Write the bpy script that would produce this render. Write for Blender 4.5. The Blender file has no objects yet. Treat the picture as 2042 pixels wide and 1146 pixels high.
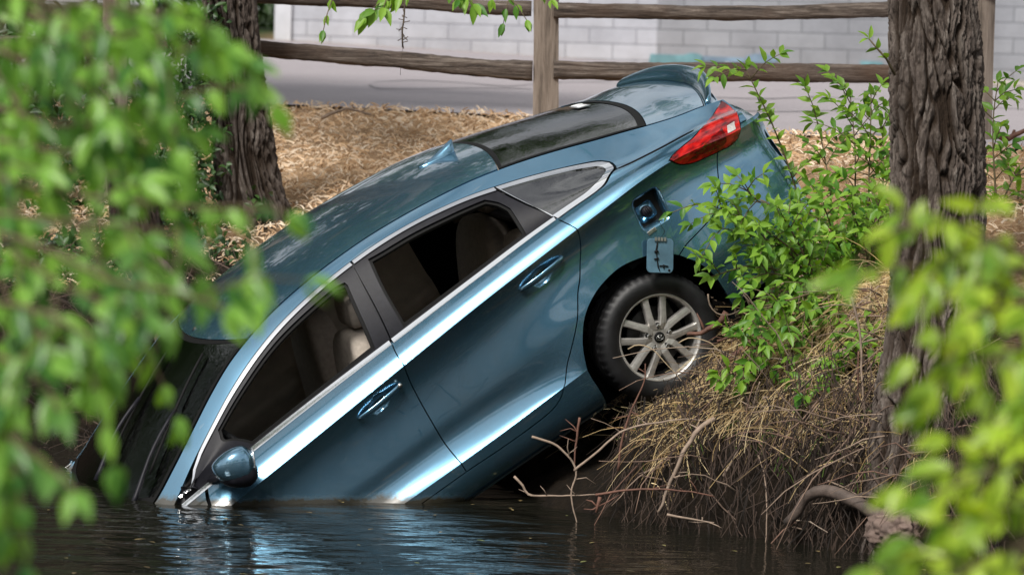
import bpy, bmesh, math, random
import numpy as np
from mathutils import Vector, Matrix, noise
random.seed(7); RNG=np.random.default_rng(7)
C=bpy.context.scene.collection
rad=math.radians
# ---------------------------------------------------------------- camera
FP=8910.0; PITCH=math.atan(551/FP); ROLL=rad(1.5); CAMH=2.388; CLOUD=7.5
cp,sp=math.cos(PITCH),math.sin(PITCH)
_f=np.array([0,cp,-sp]); _r0=np.array([1.,0,0]); _d0=np.array([0,-sp,-cp])
_r=math.cos(ROLL)*_r0-math.sin(ROLL)*_d0; _d=math.cos(ROLL)*_d0+math.sin(ROLL)*_r0
cd=bpy.data.cameras.new('camera'); cam=bpy.data.objects.new('camera',cd); C.objects.link(cam)
bpy.context.scene.camera=cam
cam.matrix_world=Matrix(((_r[0],-_d[0],-_f[0],0),(_r[1],-_d[1],-_f[1],0),(_r[2],-_d[2],-_f[2],CAMH),(0,0,0,1)))
cd.sensor_width=36; cd.lens=36*FP/2042; cd.clip_start=.5; cd.clip_end=600
cd.dof.use_dof=True; cd.dof.focus_distance=21.6; cd.dof.aperture_fstop=5.0
# ---------------------------------------------------------------- light
SUN_EL,SUN_AZ=rad(46),rad(206)     # azimuth clockwise from +Y
w=bpy.data.worlds.new('World'); bpy.context.scene.world=w; w.use_nodes=True
nt=w.node_tree; nt.nodes.clear()
wo=nt.nodes.new('ShaderNodeOutputWorld'); bg=nt.nodes.new('ShaderNodeBackground'); sk=nt.nodes.new('ShaderNodeTexSky')
sk.sky_type='NISHITA'; sk.sun_disc=False; sk.sun_elevation=SUN_EL; sk.sun_rotation=SUN_AZ; sk.dust_density=3
hs=nt.nodes.new('ShaderNodeHueSaturation'); hs.inputs['Saturation'].default_value=.35; hs.inputs['Value'].default_value=1.0
nt.links.new(sk.outputs[0],hs.inputs['Color'])
# bright broken cloud
tcw=nt.nodes.new('ShaderNodeTexCoord'); cn=nt.nodes.new('ShaderNodeTexNoise'); cn.inputs['Scale'].default_value=2.6; cn.inputs['Detail'].default_value=6; cn.inputs['Roughness'].default_value=.6
nt.links.new(tcw.outputs['Generated'],cn.inputs['Vector']); cr=nt.nodes.new('ShaderNodeValToRGB'); cr.color_ramp.elements[0].position=.38; cr.color_ramp.elements[1].position=.60; nt.links.new(cn.outputs[0],cr.inputs[0])
cmx=nt.nodes.new('ShaderNodeMix'); cmx.data_type='RGBA'; nt.links.new(cr.outputs[0],cmx.inputs[0]); nt.links.new(hs.outputs[0],cmx.inputs[6]); cmx.inputs[7].default_value=(CLOUD*.96,CLOUD*.98,CLOUD,1)
nt.links.new(cmx.outputs[2],bg.inputs[0]); nt.links.new(bg.outputs[0],wo.inputs[0])
bg.inputs[1].default_value=.15
sd=bpy.data.lights.new('sun','SUN'); sd.energy=5.0; sd.angle=rad(14); sd.color=(1,.96,.9)
so=bpy.data.objects.new('sun',sd); C.objects.link(so)
_s=Vector((math.sin(SUN_AZ)*math.cos(SUN_EL),math.cos(SUN_AZ)*math.cos(SUN_EL),math.sin(SUN_EL)))
so.rotation_euler=_s.to_track_quat('Z','Y').to_euler(); so.location=(0,0,30)
vs=bpy.context.scene.view_settings; vs.view_transform='Standard'; vs.look='None'; vs.gamma=1; vs.exposure=-0.28
bpy.context.scene.cycles.max_bounces=8; bpy.context.scene.cycles.transparent_max_bounces=8
bpy.context.scene.cycles.caustics_reflective=False; bpy.context.scene.cycles.caustics_refractive=False
def at(px,py,Y):
    """real place in the world (metres) for a spot seen in the survey photo at distance Y"""
    d=_f+_r*(px-1021)/FP+_d*(py-573)/FP
    return Vector(d*(Y/d[1]))+Vector((0,0,CAMH))
# ---------------------------------------------------------------- node helpers
def mat(name):
    m=bpy.data.materials.new(name); m.use_nodes=True; n=m.node_tree; n.nodes.clear()
    out=n.nodes.new('ShaderNodeOutputMaterial'); b=n.nodes.new('ShaderNodeBsdfPrincipled'); n.links.new(b.outputs[0],out.inputs[0])
    return m,n,b,out
def nd(n,t,**k):
    x=n.nodes.new(t)
    for a,v in k.items():
        if a in x.inputs: x.inputs[a].default_value=v
        else: setattr(x,a,v)
    return x
def ramp(n,src,stops):
    r=n.nodes.new('ShaderNodeValToRGB'); e=r.color_ramp.elements
    while len(e)<len(stops): e.new(.5)
    for i,(p,c) in enumerate(stops):
        e[i].position=p; e[i].color=(c,c,c,1) if not hasattr(c,'__len__') else (*c,1)
    n.links.new(src,r.inputs[0]); return r.outputs[0]
def noisetex(n,scale,detail=4,rough=.6,vec=None,coord='Object',mapscale=None,dist=0):
    if vec is None:
        tc=n.nodes.new('ShaderNodeTexCoord'); vec=tc.outputs[coord]
    if mapscale:
        mp=n.nodes.new('ShaderNodeMapping'); mp.inputs['Scale'].default_value=mapscale; n.links.new(vec,mp.inputs[0]); vec=mp.outputs[0]
    t=n.nodes.new('ShaderNodeTexNoise'); t.inputs['Scale'].default_value=scale; t.inputs['Detail'].default_value=detail; t.inputs['Roughness'].default_value=rough
    t.inputs['Distortion'].default_value=dist
    n.links.new(vec,t.inputs['Vector']); return t.outputs[0]
def mixc(n,f,a,b,mode='MIX'):
    m=n.nodes.new('ShaderNodeMix'); m.data_type='RGBA'; m.blend_type=mode
    for s,v in ((m.inputs[0],f),(m.inputs[6],a),(m.inputs[7],b)):
        if hasattr(v,'is_linked'): n.links.new(v,s)
        elif hasattr(v,'__len__'): s.default_value=(*v,1)
        else: s.default_value=v
    return m.outputs[2]
def bump(n,b,h,strength=.5,dist=.01):
    x=n.nodes.new('ShaderNodeBump'); x.inputs['Strength'].default_value=strength; x.inputs['Distance'].default_value=dist
    n.links.new(h,x.inputs['Height']); n.links.new(x.outputs[0],b.inputs['Normal']); return x
def simple(name,col,rough=.5,metal=0,var=0,vs_=20,bmp=0,bs=60,**k):
    m,n,b,o=mat(name); b.inputs['Roughness'].default_value=rough; b.inputs['Metallic'].default_value=metal
    if var:
        t=noisetex(n,vs_); r=ramp(n,t,[(.3,tuple(c*(1-var) for c in col)),(.7,tuple(min(1,c*(1+var)) for c in col))]); n.links.new(r,b.inputs['Base Color'])
    else: b.inputs['Base Color'].default_value=(*col,1)
    if bmp: bump(n,b,noisetex(n,bs),bmp,.004)
    for a,v in k.items(): b.inputs[a].default_value=v
    return m
M={}
# car paint: metallic teal blue, clear coat, splashes and dried dirt specks
def paint():
    m,n,b,o=mat('car_paint'); tc=n.nodes.new('ShaderNodeTexCoord'); v=tc.outputs['Object']
    dirt=ramp(n,noisetex(n,420,2,.5,v),[(.70,0),(.73,1)])
    dm=ramp(n,noisetex(n,5,3,.6,v),[(.45,0),(.6,1)])
    mm=n.nodes.new('ShaderNodeMath'); mm.operation='MULTIPLY'; n.links.new(dirt,mm.inputs[0]); n.links.new(dm,mm.inputs[1])
    c=mixc(n,mm.outputs[0],(.115,.275,.405),(.12,.10,.075)); 
    spl=ramp(n,noisetex(n,260,2,.5,v),[(.72,0),(.74,1)])
    c=mixc(n,spl,c,(.35,.45,.5))
    sc=ramp(n,noisetex(n,34,2,.5,v,mapscale=(.045,1,1),dist=.15),[(.665,0),(.69,.8)]); sm=ramp(n,noisetex(n,3.1,2,.5,v),[(.5,0),(.62,1)])
    s2=n.nodes.new('ShaderNodeMath'); s2.operation='MULTIPLY'; n.links.new(sc,s2.inputs[0]); n.links.new(sm,s2.inputs[1]); c=mixc(n,s2.outputs[0],c,(.30,.40,.45))
    du=ramp(n,noisetex(n,2.3,6,.7,v),[(.48,0),(.78,.2)]); c=mixc(n,du,c,(.17,.155,.13))
    gp=n.nodes.new('ShaderNodeNewGeometry'); gz=n.nodes.new('ShaderNodeSeparateXYZ'); n.links.new(gp.outputs['Position'],gz.inputs[0])
    zn=n.nodes.new('ShaderNodeMath'); zn.operation='MULTIPLY_ADD'; n.links.new(noisetex(n,18,4,.7,v),zn.inputs[0]); zn.inputs[1].default_value=-.07; n.links.new(gz.outputs[2],zn.inputs[2])
    wl=n.nodes.new('ShaderNodeMapRange'); wl.inputs[1].default_value=.012; wl.inputs[2].default_value=-.02; n.links.new(zn.outputs[0],wl.inputs[0])
    c=mixc(n,wl.outputs[0],c,(.05,.045,.032)); n.links.new(c,b.inputs['Base Color'])
    met=mixc(n,mm.outputs[0],(.85,.85,.85),(0,0,0)); met=mixc(n,wl.outputs[0],met,(.1,.1,.1)); n.links.new(met,b.inputs['Metallic'])
    b.inputs['Roughness'].default_value=.22; b.inputs['Coat Weight'].default_value=1; b.inputs['Coat IOR'].default_value=1.8
    film=ramp(n,noisetex(n,9,5,.7,v,mapscale=(1,1,.35)),[(.35,.02),(.75,.07)]); n.links.new(film,b.inputs['Coat Roughness'])
    fb=noisetex(n,3.2,2,.5,v)
    x=n.nodes.new('ShaderNodeBump'); x.inputs['Strength'].default_value=.25; x.inputs['Distance'].default_value=.004; n.links.new(fb,x.inputs['Height'])
    n.links.new(x.outputs[0],b.inputs['Coat Normal'])
    return m
M['paint']=paint()
M['black_trim']=simple('black_trim',(.010,.010,.014),.45,0,.3,30,.15,900,**{'Specular IOR Level':.22})
M['rubber']=simple('rubber',(.005,.005,.005),.7,**{'Specular IOR Level':.2})
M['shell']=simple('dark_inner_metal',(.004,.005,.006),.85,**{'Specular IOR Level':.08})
M['chrome']=simple('chrome',(.86,.87,.88),.10,1,bmp=.03,bs=40)
M['steel']=simple('steel',(.5,.5,.48),.35,1,.3,40)
def glassmat(name,tint,refl=1.45,rough=.01,wave=.0):
    m,n,b,o=mat(name); n.nodes.remove(b)
    tr=n.nodes.new('ShaderNodeBsdfTransparent'); tr.inputs[0].default_value=(*tint,1)
    gl=n.nodes.new('ShaderNodeBsdfGlossy'); gl.inputs['Roughness'].default_value=rough
    fr=n.nodes.new('ShaderNodeFresnel'); fr.inputs[0].default_value=refl
    mx=n.nodes.new('ShaderNodeMixShader'); n.links.new(fr.outputs[0],mx.inputs[0]); n.links.new(tr.outputs[0],mx.inputs[1]); n.links.new(gl.outputs[0],mx.inputs[2])
    if wave:
        x=n.nodes.new('ShaderNodeBump'); x.inputs['Strength'].default_value=wave; x.inputs['Distance'].default_value=.01
        n.links.new(noisetex(n,14,4,.65,coord='Object'),x.inputs['Height']); n.links.new(x.outputs[0],gl.inputs['Normal']); n.links.new(x.outputs[0],fr.inputs['Normal'])
    n.links.new(mx.outputs[0],o.inputs[0]); return m
M['glass']=glassmat('window_glass',(.6,.63,.62),1.5,wave=.12)
M['windshield']=glassmat('windshield_glass',(.035,.05,.04),2.4,wave=.5)
M['dark_glass']=glassmat('tinted_glass',(.015,.02,.02),3.0,wave=.14)
M['tyre']=simple('tyre_rubber',(.009,.009,.010),.5,0,.6,14,.3,250)
M['rim']=simple('wheel_alloy',(.55,.53,.50),.36,.65,.18,30,.1,120)
M['flap']=simple('flap_inner_paint',(.075,.155,.21),.5,.1,.35,9,**{'Coat Weight':.4})
M['brake']=simple('brake_metal',(.03,.028,.026),.5,.6,.4,30)
M['cloth']=simple('seat_cloth',(.40,.35,.30),.9,0,.15,40,.3,500)
M['taupe']=simple('door_card',(.46,.41,.34),.7,0,.12,15,.1,600)
M['dash']=simple('dashboard_plastic',(.03,.03,.034),.6,0,.3,30,.3,400)
def redlens():
    m,n,b,o=mat('red_lens'); b.inputs['Base Color'].default_value=(.42,.004,.006,1); b.inputs['Roughness'].default_value=.12
    b.inputs['Coat Weight'].default_value=1; b.inputs['Coat Roughness'].default_value=.02
    t=noisetex(n,16,2,.5,mapscale=(1,1,2.2)); r=ramp(n,t,[(.36,(.09,.001,.002)),(.5,(.36,.003,.005)),(.66,(.6,.015,.01))]); n.links.new(r,b.inputs['Base Color'])
    wv=n.nodes.new('ShaderNodeTexWave'); wv.inputs['Scale'].default_value=60; tc=n.nodes.new('ShaderNodeTexCoord'); n.links.new(tc.outputs['Object'],wv.inputs[0])
    bump(n,b,wv.outputs[0],.12,.003); return m
M['red']=redlens(); M['red_dark']=simple('dark_red_lens',(.12,.002,.004),.1,0,.5,30,**{'Coat Weight':1.})
M['clear']=simple('reverse_lamp',(.50,.47,.46),.12,0,.2,90,.6,140)
# measured body curves of the car
def _pch(xs,ys):
    xs=np.array(xs,float); ys=np.array(ys,float)
    h=np.diff(xs); d=np.diff(ys)/h; m=np.zeros(len(xs))
    m[0]=d[0]; m[-1]=d[-1]
    for i in range(1,len(xs)-1):
        m[i]=(d[i-1]*h[i]+d[i]*h[i-1])/(h[i]+h[i-1])
    def f(x):
        x=np.clip(np.asarray(x,float),xs[0],xs[-1]); i=np.clip(np.searchsorted(xs,x,side='right')-1,0,len(xs)-2)
        t=(x-xs[i])/h[i]
        return ys[i]*(1+2*t)*(1-t)**2+m[i]*h[i]*t*(1-t)**2+ys[i+1]*t*t*(3-2*t)+m[i+1]*h[i]*t*t*(t-1)
    return f
def _T(s):
    a=[float(q) for q in s.split()]; return _pch(a[0::2],a[1::2])
Wf=_T('0 .60 .2 .78 .5 .87 .9 .912 1.5 .925 2.1 .931 2.8 .932 3.6 .93 4.0 .92 4.3 .898 4.5 .872 4.65 .835 4.78 .77 4.86 .66')
Y8f=_T('0 .55 .6 .72 1.0 .80 1.3 .835 1.5 .79 1.8 .725 2.1 .675 2.4 .645 2.7 .63 3.0 .63 3.3 .645 3.6 .67 3.85 .70 4.05 .73 4.4 .74 4.65 .70 4.8 .62 4.86 .55')
Y9f=_T('0 .45 .6 .66 1.0 .74 1.2 .75 1.38 .73 1.56 .69 1.8 .635 2.1 .585 2.4 .555 2.7 .545 3.0 .545 3.3 .555 3.6 .565 4.1 .60 4.4 .625 4.65 .63 4.75 .60 4.86 .5')
Z2f=_T('0 .33 1.5 .33 2.2 .337 2.8 .35 3.2 .368 3.4 .376 4.1 .40 4.86 .42')
Z3f=_T('0 .40 1.5 .39 2.15 .388 2.6 .402 2.9 .405 3.15 .404 3.4 .41 4.1 .45 4.86 .50')
Z6f=_T('0 .62 .5 .72 1.0 .785 1.48 .818 1.9 .855 2.3 .892 2.65 .924 3.0 .955 3.4 .983 3.8 1.004 4.1 1.015 4.25 1.008 4.42 .98 4.62 .935 4.86 .90')
Z7f=_T('0 .66 .5 .80 1.0 .90 1.31 .932 1.74 .972 2.2 1.008 2.65 1.037 3.1 1.066 3.5 1.088 3.8 1.092 4.05 1.082 4.3 1.055 4.48 1.022 4.7 .97 4.86 .93')
Z8f=_T('0 .67 .5 .815 1.0 .92 1.15 .937 1.29 .965 1.45 1.042 1.64 1.137 1.8 1.213 1.97 1.28 2.15 1.334 2.4 1.379 2.66 1.401 2.85 1.404 3.0 1.397 3.17 1.378 3.33 1.351 3.46 1.319 3.61 1.277 3.79 1.219 3.94 1.17 4.05 1.135 4.22 1.10 4.48 1.058 4.65 1.02 4.86 .95')
Z9f=_T('0 .70 .5 .86 .9 .94 1.05 .955 1.2 .99 1.38 1.078 1.56 1.17 1.74 1.26 1.89 1.325 2.05 1.372 2.2 1.405 2.4 1.430 2.6 1.444 2.8 1.448 3.0 1.440 3.2 1.424 3.4 1.400 3.54 1.373 3.7 1.335 3.88 1.284 4.03 1.237 4.21 1.182 4.31 1.15 4.45 1.11 4.6 1.078 4.75 1.03 4.86 .96')
O3f=_T('0 .03 1.5 .052 2.7 .052 3.1 .036 3.35 .014 4.86 .014')
CRf=_T('0 .05 .9 .06 1.1 .075 1.5 .085 1.9 .065 2.3 .05 3.0 .045 3.5 .05 3.9 .055 4.3 .05 4.86 .04')
U=np.array([0,.06,.20,.26,.46,.72,.79,.85,.91,1.25,1.36])
def knots(x):
    w=Wf(x); z2=Z2f(x); z3=Z3f(x); z6=Z6f(x); z7=Z7f(x)
    z=np.stack([.13+0*x,.19+0*x,z2,z3,z3+.36*(z6-.07-z3),z6-.075,z6,z6+.5*(z7-z6),z7,Z8f(x),Z9f(x)],-1)
    y=np.stack([w-.10,w-.052,w-.012,w-O3f(x),w-O3f(x)-.010,w-.036,w-.002,w-.002-.40*(z7-z6),w-.002-.52*(z7-z6),Y8f(x),Y9f(x)],-1)
    return y,z
def _herm(K,v,isy=False):
    n=len(U); h=np.diff(U); d=np.diff(K,axis=-1)/h
    m=np.zeros_like(K); 
    m[...,1:-1]=(d[...,:-1]*h[1:]+d[...,1:]*h[:-1])/(h[1:]+h[:-1])
    m[...,0]=d[...,0]; m[...,-1]=1.25*d[...,-1]-.25*d[...,-2]
    v=np.clip(v,0,U[-1]-1e-9); i=np.clip(np.searchsorted(U,v,side='right')-1,0,n-2)
    a=np.arange(len(v)); ml=m[a,i].copy(); mr=m[a,i+1].copy()
    # creases at knots 2 and 6: one sided slopes
    for c in (2,6):
        g=1.08 if isy else 1.
        k=i==c; ml[k]=g*(1.3*d[a,c][k]-.3*d[a,c+1][k])
        k=i==c-1; mr[k]=1.3*d[a,c-1][k]-.3*d[a,c-2][k]
    t=(v-U[i])/h[i]; hh=h[i]
    return K[a,i]*(1+2*t)*(1-t)**2+ml*hh*t*(1-t)**2+K[a,i+1]*t*t*(3-2*t)+mr*hh*t*t*(t-1)
def S(x,v):
    x=np.asarray(x,float).ravel(); v=np.asarray(v,float).ravel()
    y,z=knots(x)
    return np.stack([x,-_herm(y,v,True),_herm(z,v)],-1)
def TP(x,t):
    x=np.asarray(x,float).ravel(); t=np.asarray(t,float).ravel()
    return np.stack([x,t*Y9f(x),Z9f(x)+CRf(x)*(1-np.abs(t)**2.3)],-1)

CAR_R=[[0.79341, -0.33782, -0.50633], [0.25858, 0.94012, -0.22205], [0.55103, 0.04525, 0.83326]]
CAR_T=[-2.3947, 21.859, -1.4632]
FLAP_TOP=[3.9859, -0.955, 0.7325]
# ---------------------------------------------------------------- mesh helpers
def link(me,name,m,parent=None,smooth=False):
    o=bpy.data.objects.new(name,me); C.objects.link(o)
    if m: me.materials.append(m)
    if parent: o.parent=parent
    if smooth: me.polygons.foreach_set('use_smooth',[True]*len(me.polygons))
    return o
def pyd(name,vs_,fs,m,parent=None,smooth=False):
    me=bpy.data.meshes.new(name); me.from_pydata([tuple(v) for v in vs_],[],fs); me.update(); return link(me,name,m,parent,smooth)
def bmo(name,bm,m,parent=None,smooth=False):
    me=bpy.data.meshes.new(name); bm.to_mesh(me); bm.free(); return link(me,name,m,parent,smooth)
def tag(o,label=None,cat=None,group=None,kind=None):
    if label: o['label']=label
    if cat: o['category']=cat
    if group: o['group']=group
    if kind: o['kind']=kind
    return o
def empty(name,loc=(0,0,0)):
    o=bpy.data.objects.new(name,None); o.location=loc; C.objects.link(o); return o
def bevel(o,w_=.004,seg=2,ang=40):
    b=o.modifiers.new('bevel','BEVEL'); b.width=w_; b.segments=seg; b.limit_method='ANGLE'; b.angle_limit=rad(ang)
    o.data.polygons.foreach_set('use_smooth',[True]*len(o.data.polygons)); 
    wn=o.modifiers.new('wn','WEIGHTED_NORMAL'); wn.keep_sharp=True
    return o
def catmull(pts,step=.02):
    P=[np.array(p,float) for p in pts]
    if len(P)<3:
        n=max(1,int(np.linalg.norm(P[1]-P[0])/step)); return [P[0]+(P[1]-P[0])*i/n for i in range(n+1)]
    P=[2*P[0]-P[1]]+P+[2*P[-1]-P[-2]]; out=[]
    for i in range(1,len(P)-2):
        n=max(1,int(np.linalg.norm(P[i+1]-P[i])/step))
        for j in range(n):
            t=j/n; a,b,c,d=P[i-1:i+3]
            out.append(.5*((2*b)+(-a+c)*t+(2*a-5*b+4*c-d)*t*t+(-a+3*b-3*c+d)*t**3))
    out.append(P[-2]); return out
def rings(segs,step=.02,smooth=True):
    """join polylines (each smoothed) into one closed outline"""
    out=[]
    for s in segs:
        q=catmull(s,step) if smooth else [np.array(p,float) for p in s]
        for p in q:
            if not out or np.linalg.norm(out[-1]-p)>1e-4: out.append(p)
    if np.linalg.norm(out[0]-out[-1])<1e-4: out.pop()
    return out
def offset_poly(P,d):
    P=np.array(P); n=len(P); a=np.roll(P,1,0); b=np.roll(P,-1,0)
    area=.5*np.sum(P[:,0]*b[:,1]-b[:,0]*P[:,1]); s=1 if area>0 else -1
    e1=P-a; e2=b-P; e1/=np.linalg.norm(e1,axis=1)[:,None]+1e-9; e2/=np.linalg.norm(e2,axis=1)[:,None]+1e-9
    n1=np.stack([-e1[:,1],e1[:,0]],1); n2=np.stack([-e2[:,1],e2[:,0]],1); m=n1+n2; l=np.linalg.norm(m,axis=1)
    m/=np.maximum(l,.6)[:,None]; k=np.clip(1/np.maximum(.5*l,.5),1,1.6)
    return P+s*d*m*k[:,None]
def fnormal(fn,x,v,e=1e-4):
    a=fn(x+e,v)-fn(x-e,v); b=fn(x,v+e)-fn(x,v-e); n=np.cross(a,b); return n/(np.linalg.norm(n,axis=1)[:,None]+1e-12)
def panel(name,outline,fn,m,parent,holes=(),cuts=(None,None),flange=.016,lift=0.,inset=.003,mirror=False,flip=False):
    """cut a panel out of a curved body surface fn(x,v); its edges turn inwards like folded sheet metal"""
    bm=bmesh.new()
    for i,poly in enumerate([outline]+list(holes)):
        q=offset_poly(poly,inset if i==0 else -inset) if inset else poly
        vs_=[bm.verts.new((p[0],p[1],0)) for p in q]
        for j in range(len(vs_)): bm.edges.new((vs_[j],vs_[(j+1)%len(vs_)]))
    bmesh.ops.triangle_fill(bm,use_beauty=True,use_dissolve=False,edges=bm.edges[:])
    P=np.array([v.co[:2] for v in bm.verts]); lo,hi=P.min(0),P.max(0)
    cx=cuts[0] if cuts[0] is not None else np.arange(lo[0]+.02,hi[0],.04)
    cv=cuts[1] if cuts[1] is not None else sorted(set(list(np.arange(.015,1.36,.03))+[.2,.79]))
    for ax,cc in ((0,cx),(1,cv)):
        for c in cc:
            if lo[ax]<c<hi[ax]:
                bmesh.ops.bisect_plane(bm,geom=bm.verts[:]+bm.edges[:]+bm.faces[:],dist=1e-6,plane_co=(c,0,0) if ax==0 else (0,c,0),plane_no=(1,0,0) if ax==0 else (0,1,0))
    bmesh.ops.dissolve_degenerate(bm,dist=1e-5,edges=bm.edges[:])
    bm.verts.ensure_lookup_table()
    UV=np.array([v.co[:2] for v in bm.verts]); N=fnormal(fn,UV[:,0],UV[:,1]); ref=N.mean(0)
    # outward sign: body side faces -y, top faces +z
    sgn=np.where((N[:,1]*-1*(0 if fn is TP else 1)+N[:,2]*(1 if fn is TP else .3))>0,1.,-1.)
    sg=1. if np.median(sgn)>0 else -1.
    N*=sg; P3=fn(UV[:,0],UV[:,1])+N*lift
    faces=[f for f in bm.faces]; bm.verts.index_update(); nv=len(UV)
    F=[[v.index for v in f.verts] for f in faces]; V=[*P3]
    be=[(e.verts[0].index,e.verts[1].index,e.link_faces[0]) for e in bm.edges if len(e.link_faces)==1]
    # orient
    out=[]; nrm=[]
    cen=np.array([UV[f].mean(0) for f in F])
    for f,c in zip(F,cen):
        a,b,d=P3[f[0]],P3[f[1]],P3[f[2]]
        gn=np.cross(b-a,d-a)
        if gn@N[f[0]]<0: f=f[::-1]
        out.append(f)
        uv=UV[f]*.92+c*.08
        nrm.append(uv)
    uvall=np.concatenate(nrm); LN=fnormal(fn,uvall[:,0],uvall[:,1])*sg; LN=list(LN)
    if flange:
        idx={}
        for a,b,_ in be:
            for i in (a,b):
                if i not in idx: idx[i]=len(V); V.append(P3[i]-N[i]*flange)
        emap=set()
        for f in out:
            for i in range(len(f)): emap.add((f[i],f[(i+1)%len(f)]))
        for a,b,_ in be:
            if (a,b) in emap: a,b=b,a
            q=[a,b,idx[b],idx[a]]; out.append(q)
            gn=np.cross(V[b]-V[a],V[idx[b]]-V[a]); gn/=np.linalg.norm(gn)+1e-12
            LN+= [gn]*4
    V=np.array(V)
    if mirror:
        V=V*np.array([1,-1,1]); LN2=[];k=0; o2=[]
        for f in out:
            l=LN[k:k+len(f)]; k+=len(f); o2.append(f[::-1]); LN2+= [n*np.array([1,-1,1]) for n in l[::-1]]
        out,LN=o2,LN2
    bm.free()
    me=bpy.data.meshes.new(name); me.from_pydata(V.tolist(),[],out); me.update()
    me.polygons.foreach_set('use_smooth',[True]*len(me.polygons))
    if len(LN)==len(me.loops): me.normals_split_custom_set([tuple(n) for n in LN])
    return link(me,name,m,parent)
def tube(path,r,n=10,closed=False):
    """verts, faces of a tube; r number or list"""
    P=[Vector(p) for p in path]; k=len(P); R=[r]*k if not hasattr(r,'__len__') else list(r)
    V=[];Fc=[]; t0=(P[1]-P[0]).normalized(); u=t0.orthogonal().normalized()
    for i in range(k):
        if closed: t=(P[(i+1)%k]-P[i-1]).normalized()
        else: t=(P[min(i+1,k-1)]-P[max(i-1,0)]).normalized()
        u=(u-t*u.dot(t)).normalized(); w_=t.cross(u)
        for j in range(n):
            a=2*math.pi*j/n; V.append(P[i]+(u*math.cos(a)+w_*math.sin(a))*R[i])
    for i in range(k if closed else k-1):
        for j in range(n):
            a=i*n+j; b=i*n+(j+1)%n; c=((i+1)%k)*n+(j+1)%n; d=((i+1)%k)*n+j; Fc.append((a,b,c,d))
    if not closed: Fc.append(tuple(range(n))[::-1]); Fc.append(tuple((k-1)*n+j for j in range(n)))
    return V,Fc
class MB:
    def __init__(s): s.v=[]; s.f=[]
    def add(s,V,Fc):
        o=len(s.v); s.v+=[tuple(p) for p in V]; s.f+=[tuple(i+o for i in f) for f in Fc]; return s
    def tube(s,p,r,n=8,closed=False): return s.add(*tube(p,r,n,closed))
    def box(s,c,d,rot=None):
        V=[]
        for x in (-1,1):
            for y in (-1,1):
                for z in (-1,1):
                    q=Vector((x*d[0]/2,y*d[1]/2,z*d[2]/2))
                    if rot: q=rot@q
                    V.append(q+Vector(c))
        return s.add(V,[(0,1,3,2),(4,6,7,5),(0,4,5,1),(2,3,7,6),(0,2,6,4),(1,5,7,3)])
    def loft(s,secs,closed=True,caps=True):
        n=len(secs[0]); V=[p for q in secs for p in q]; Fc=[]
        for i in range(len(secs)-1):
            for j in range(n if closed else n-1): Fc.append((i*n+j,i*n+(j+1)%n,(i+1)*n+(j+1)%n,(i+1)*n+j))
        if caps: Fc.append(tuple(range(n))[::-1]); Fc.append(tuple((len(secs)-1)*n+j for j in range(n)))
        return s.add(V,Fc)
    def build(s,name,m,parent=None,smooth=True): return pyd(name,s.v,s.f,m,parent,smooth)
# ---------------------------------------------------------------- THE CAR (car space: x rearwards, y to its right, z up)
cm=Matrix(CAR_R).to_4x4(); 
car=empty('sedan'); car.matrix_world=Matrix.Translation(Vector(CAR_T))@cm
tag(car,'teal blue sedan nose down in the creek with its rear wheel up on the bank','car')
HB,HF=(3.39,.715),(2.378,.722)     # handle pockets on the body side
def SD(x,v):
    """door surface with the dished handle pockets"""
    p=S(x,v); x=np.asarray(x,float).ravel(); v=np.asarray(v,float).ravel()
    for cx,cv in (HB,HF):
        d=((x-cx+.005)/.062)**2+((v-cv+.004)/.043)**2
        p[:,1]+=.022*np.clip(1-d,0,1)**.7*np.where(d<1,1,0)
    return p
ASEAM=[(1.453,.905),(1.44,.88),(1.405,.79),(1.36,.6),(1.34,.4),(1.34,.25),(1.36,.155)]
BSEAM=[(2.566,.153),(2.558,.30),(2.554,.45),(2.556,.60),(2.562,.755),(2.574,.868),(2.584,.911)]
BUP=[(2.584,.911),(2.60,.985),(2.625,1.10),(2.665,1.262)]
GAP1=[(1.36,.155),(1.9,.15),(2.3,.15),(2.566,.153)]
GAP2=[(2.566,.153),(2.83,.147),(3.04,.150),(3.13,.163),(3.18,.187),(3.21,.215)]
CLOW=[(3.21,.215),(3.268,.313),(3.319,.37),(3.42,.47),(3.497,.56),(3.545,.60),(3.59,.65),(3.63,.70),(3.648,.75),(3.649,.79),(3.636,.83),(3.599,.905)]
CUP=[(3.599,.905),(3.53,1.075),(3.459,1.262)]
ARCH=[(3.36,.0),(3.356,.071),(3.348,.136),(3.344,.195),(3.373,.323),(3.421,.413),(3.487,.481),(3.586,.524),(3.708,.542),(3.80,.536),(3.915,.506),(3.99,.464),(4.035,.425)]
ARCH2=[(4.035,.425),(4.06,.39),(4.093,.337),(4.13,.246),(4.152,.16),(4.158,.07)]
SEAM=[(4.035,.425),(4.10,.447),(4.176,.458),(4.273,.475),(4.33,.496),(4.37,.53),(4.42,.60),(4.488,.727)]
LLOW=[(4.488,.727),(4.421,.726),(4.346,.728),(4.28,.75),(4.245,.785),(4.233,.804)]
LUP=[(4.233,.804),(4.262,.83),(4.333,.868),(4.431,.925),(4.50,1.05),(4.538,1.182),(4.60,1.25),(4.648,1.297),(4.70,1.347)]
LREAR=[(4.70,1.347),(4.71,1.28),(4.705,1.1),(4.69,.95),(4.67,.834),(4.64,.77),(4.578,.735),(4.488,.727)]
QTIP=[(3.459,1.268),(3.63,1.268),(3.80,1.267),(3.93,1.262),(3.985,1.254),(4.012,1.236),(4.016,1.187),(3.975,1.033),(3.94,.96),(3.90,.915),(3.84,.903),(3.786,.90),(3.677,.90),(3.599,.898)]
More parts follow.
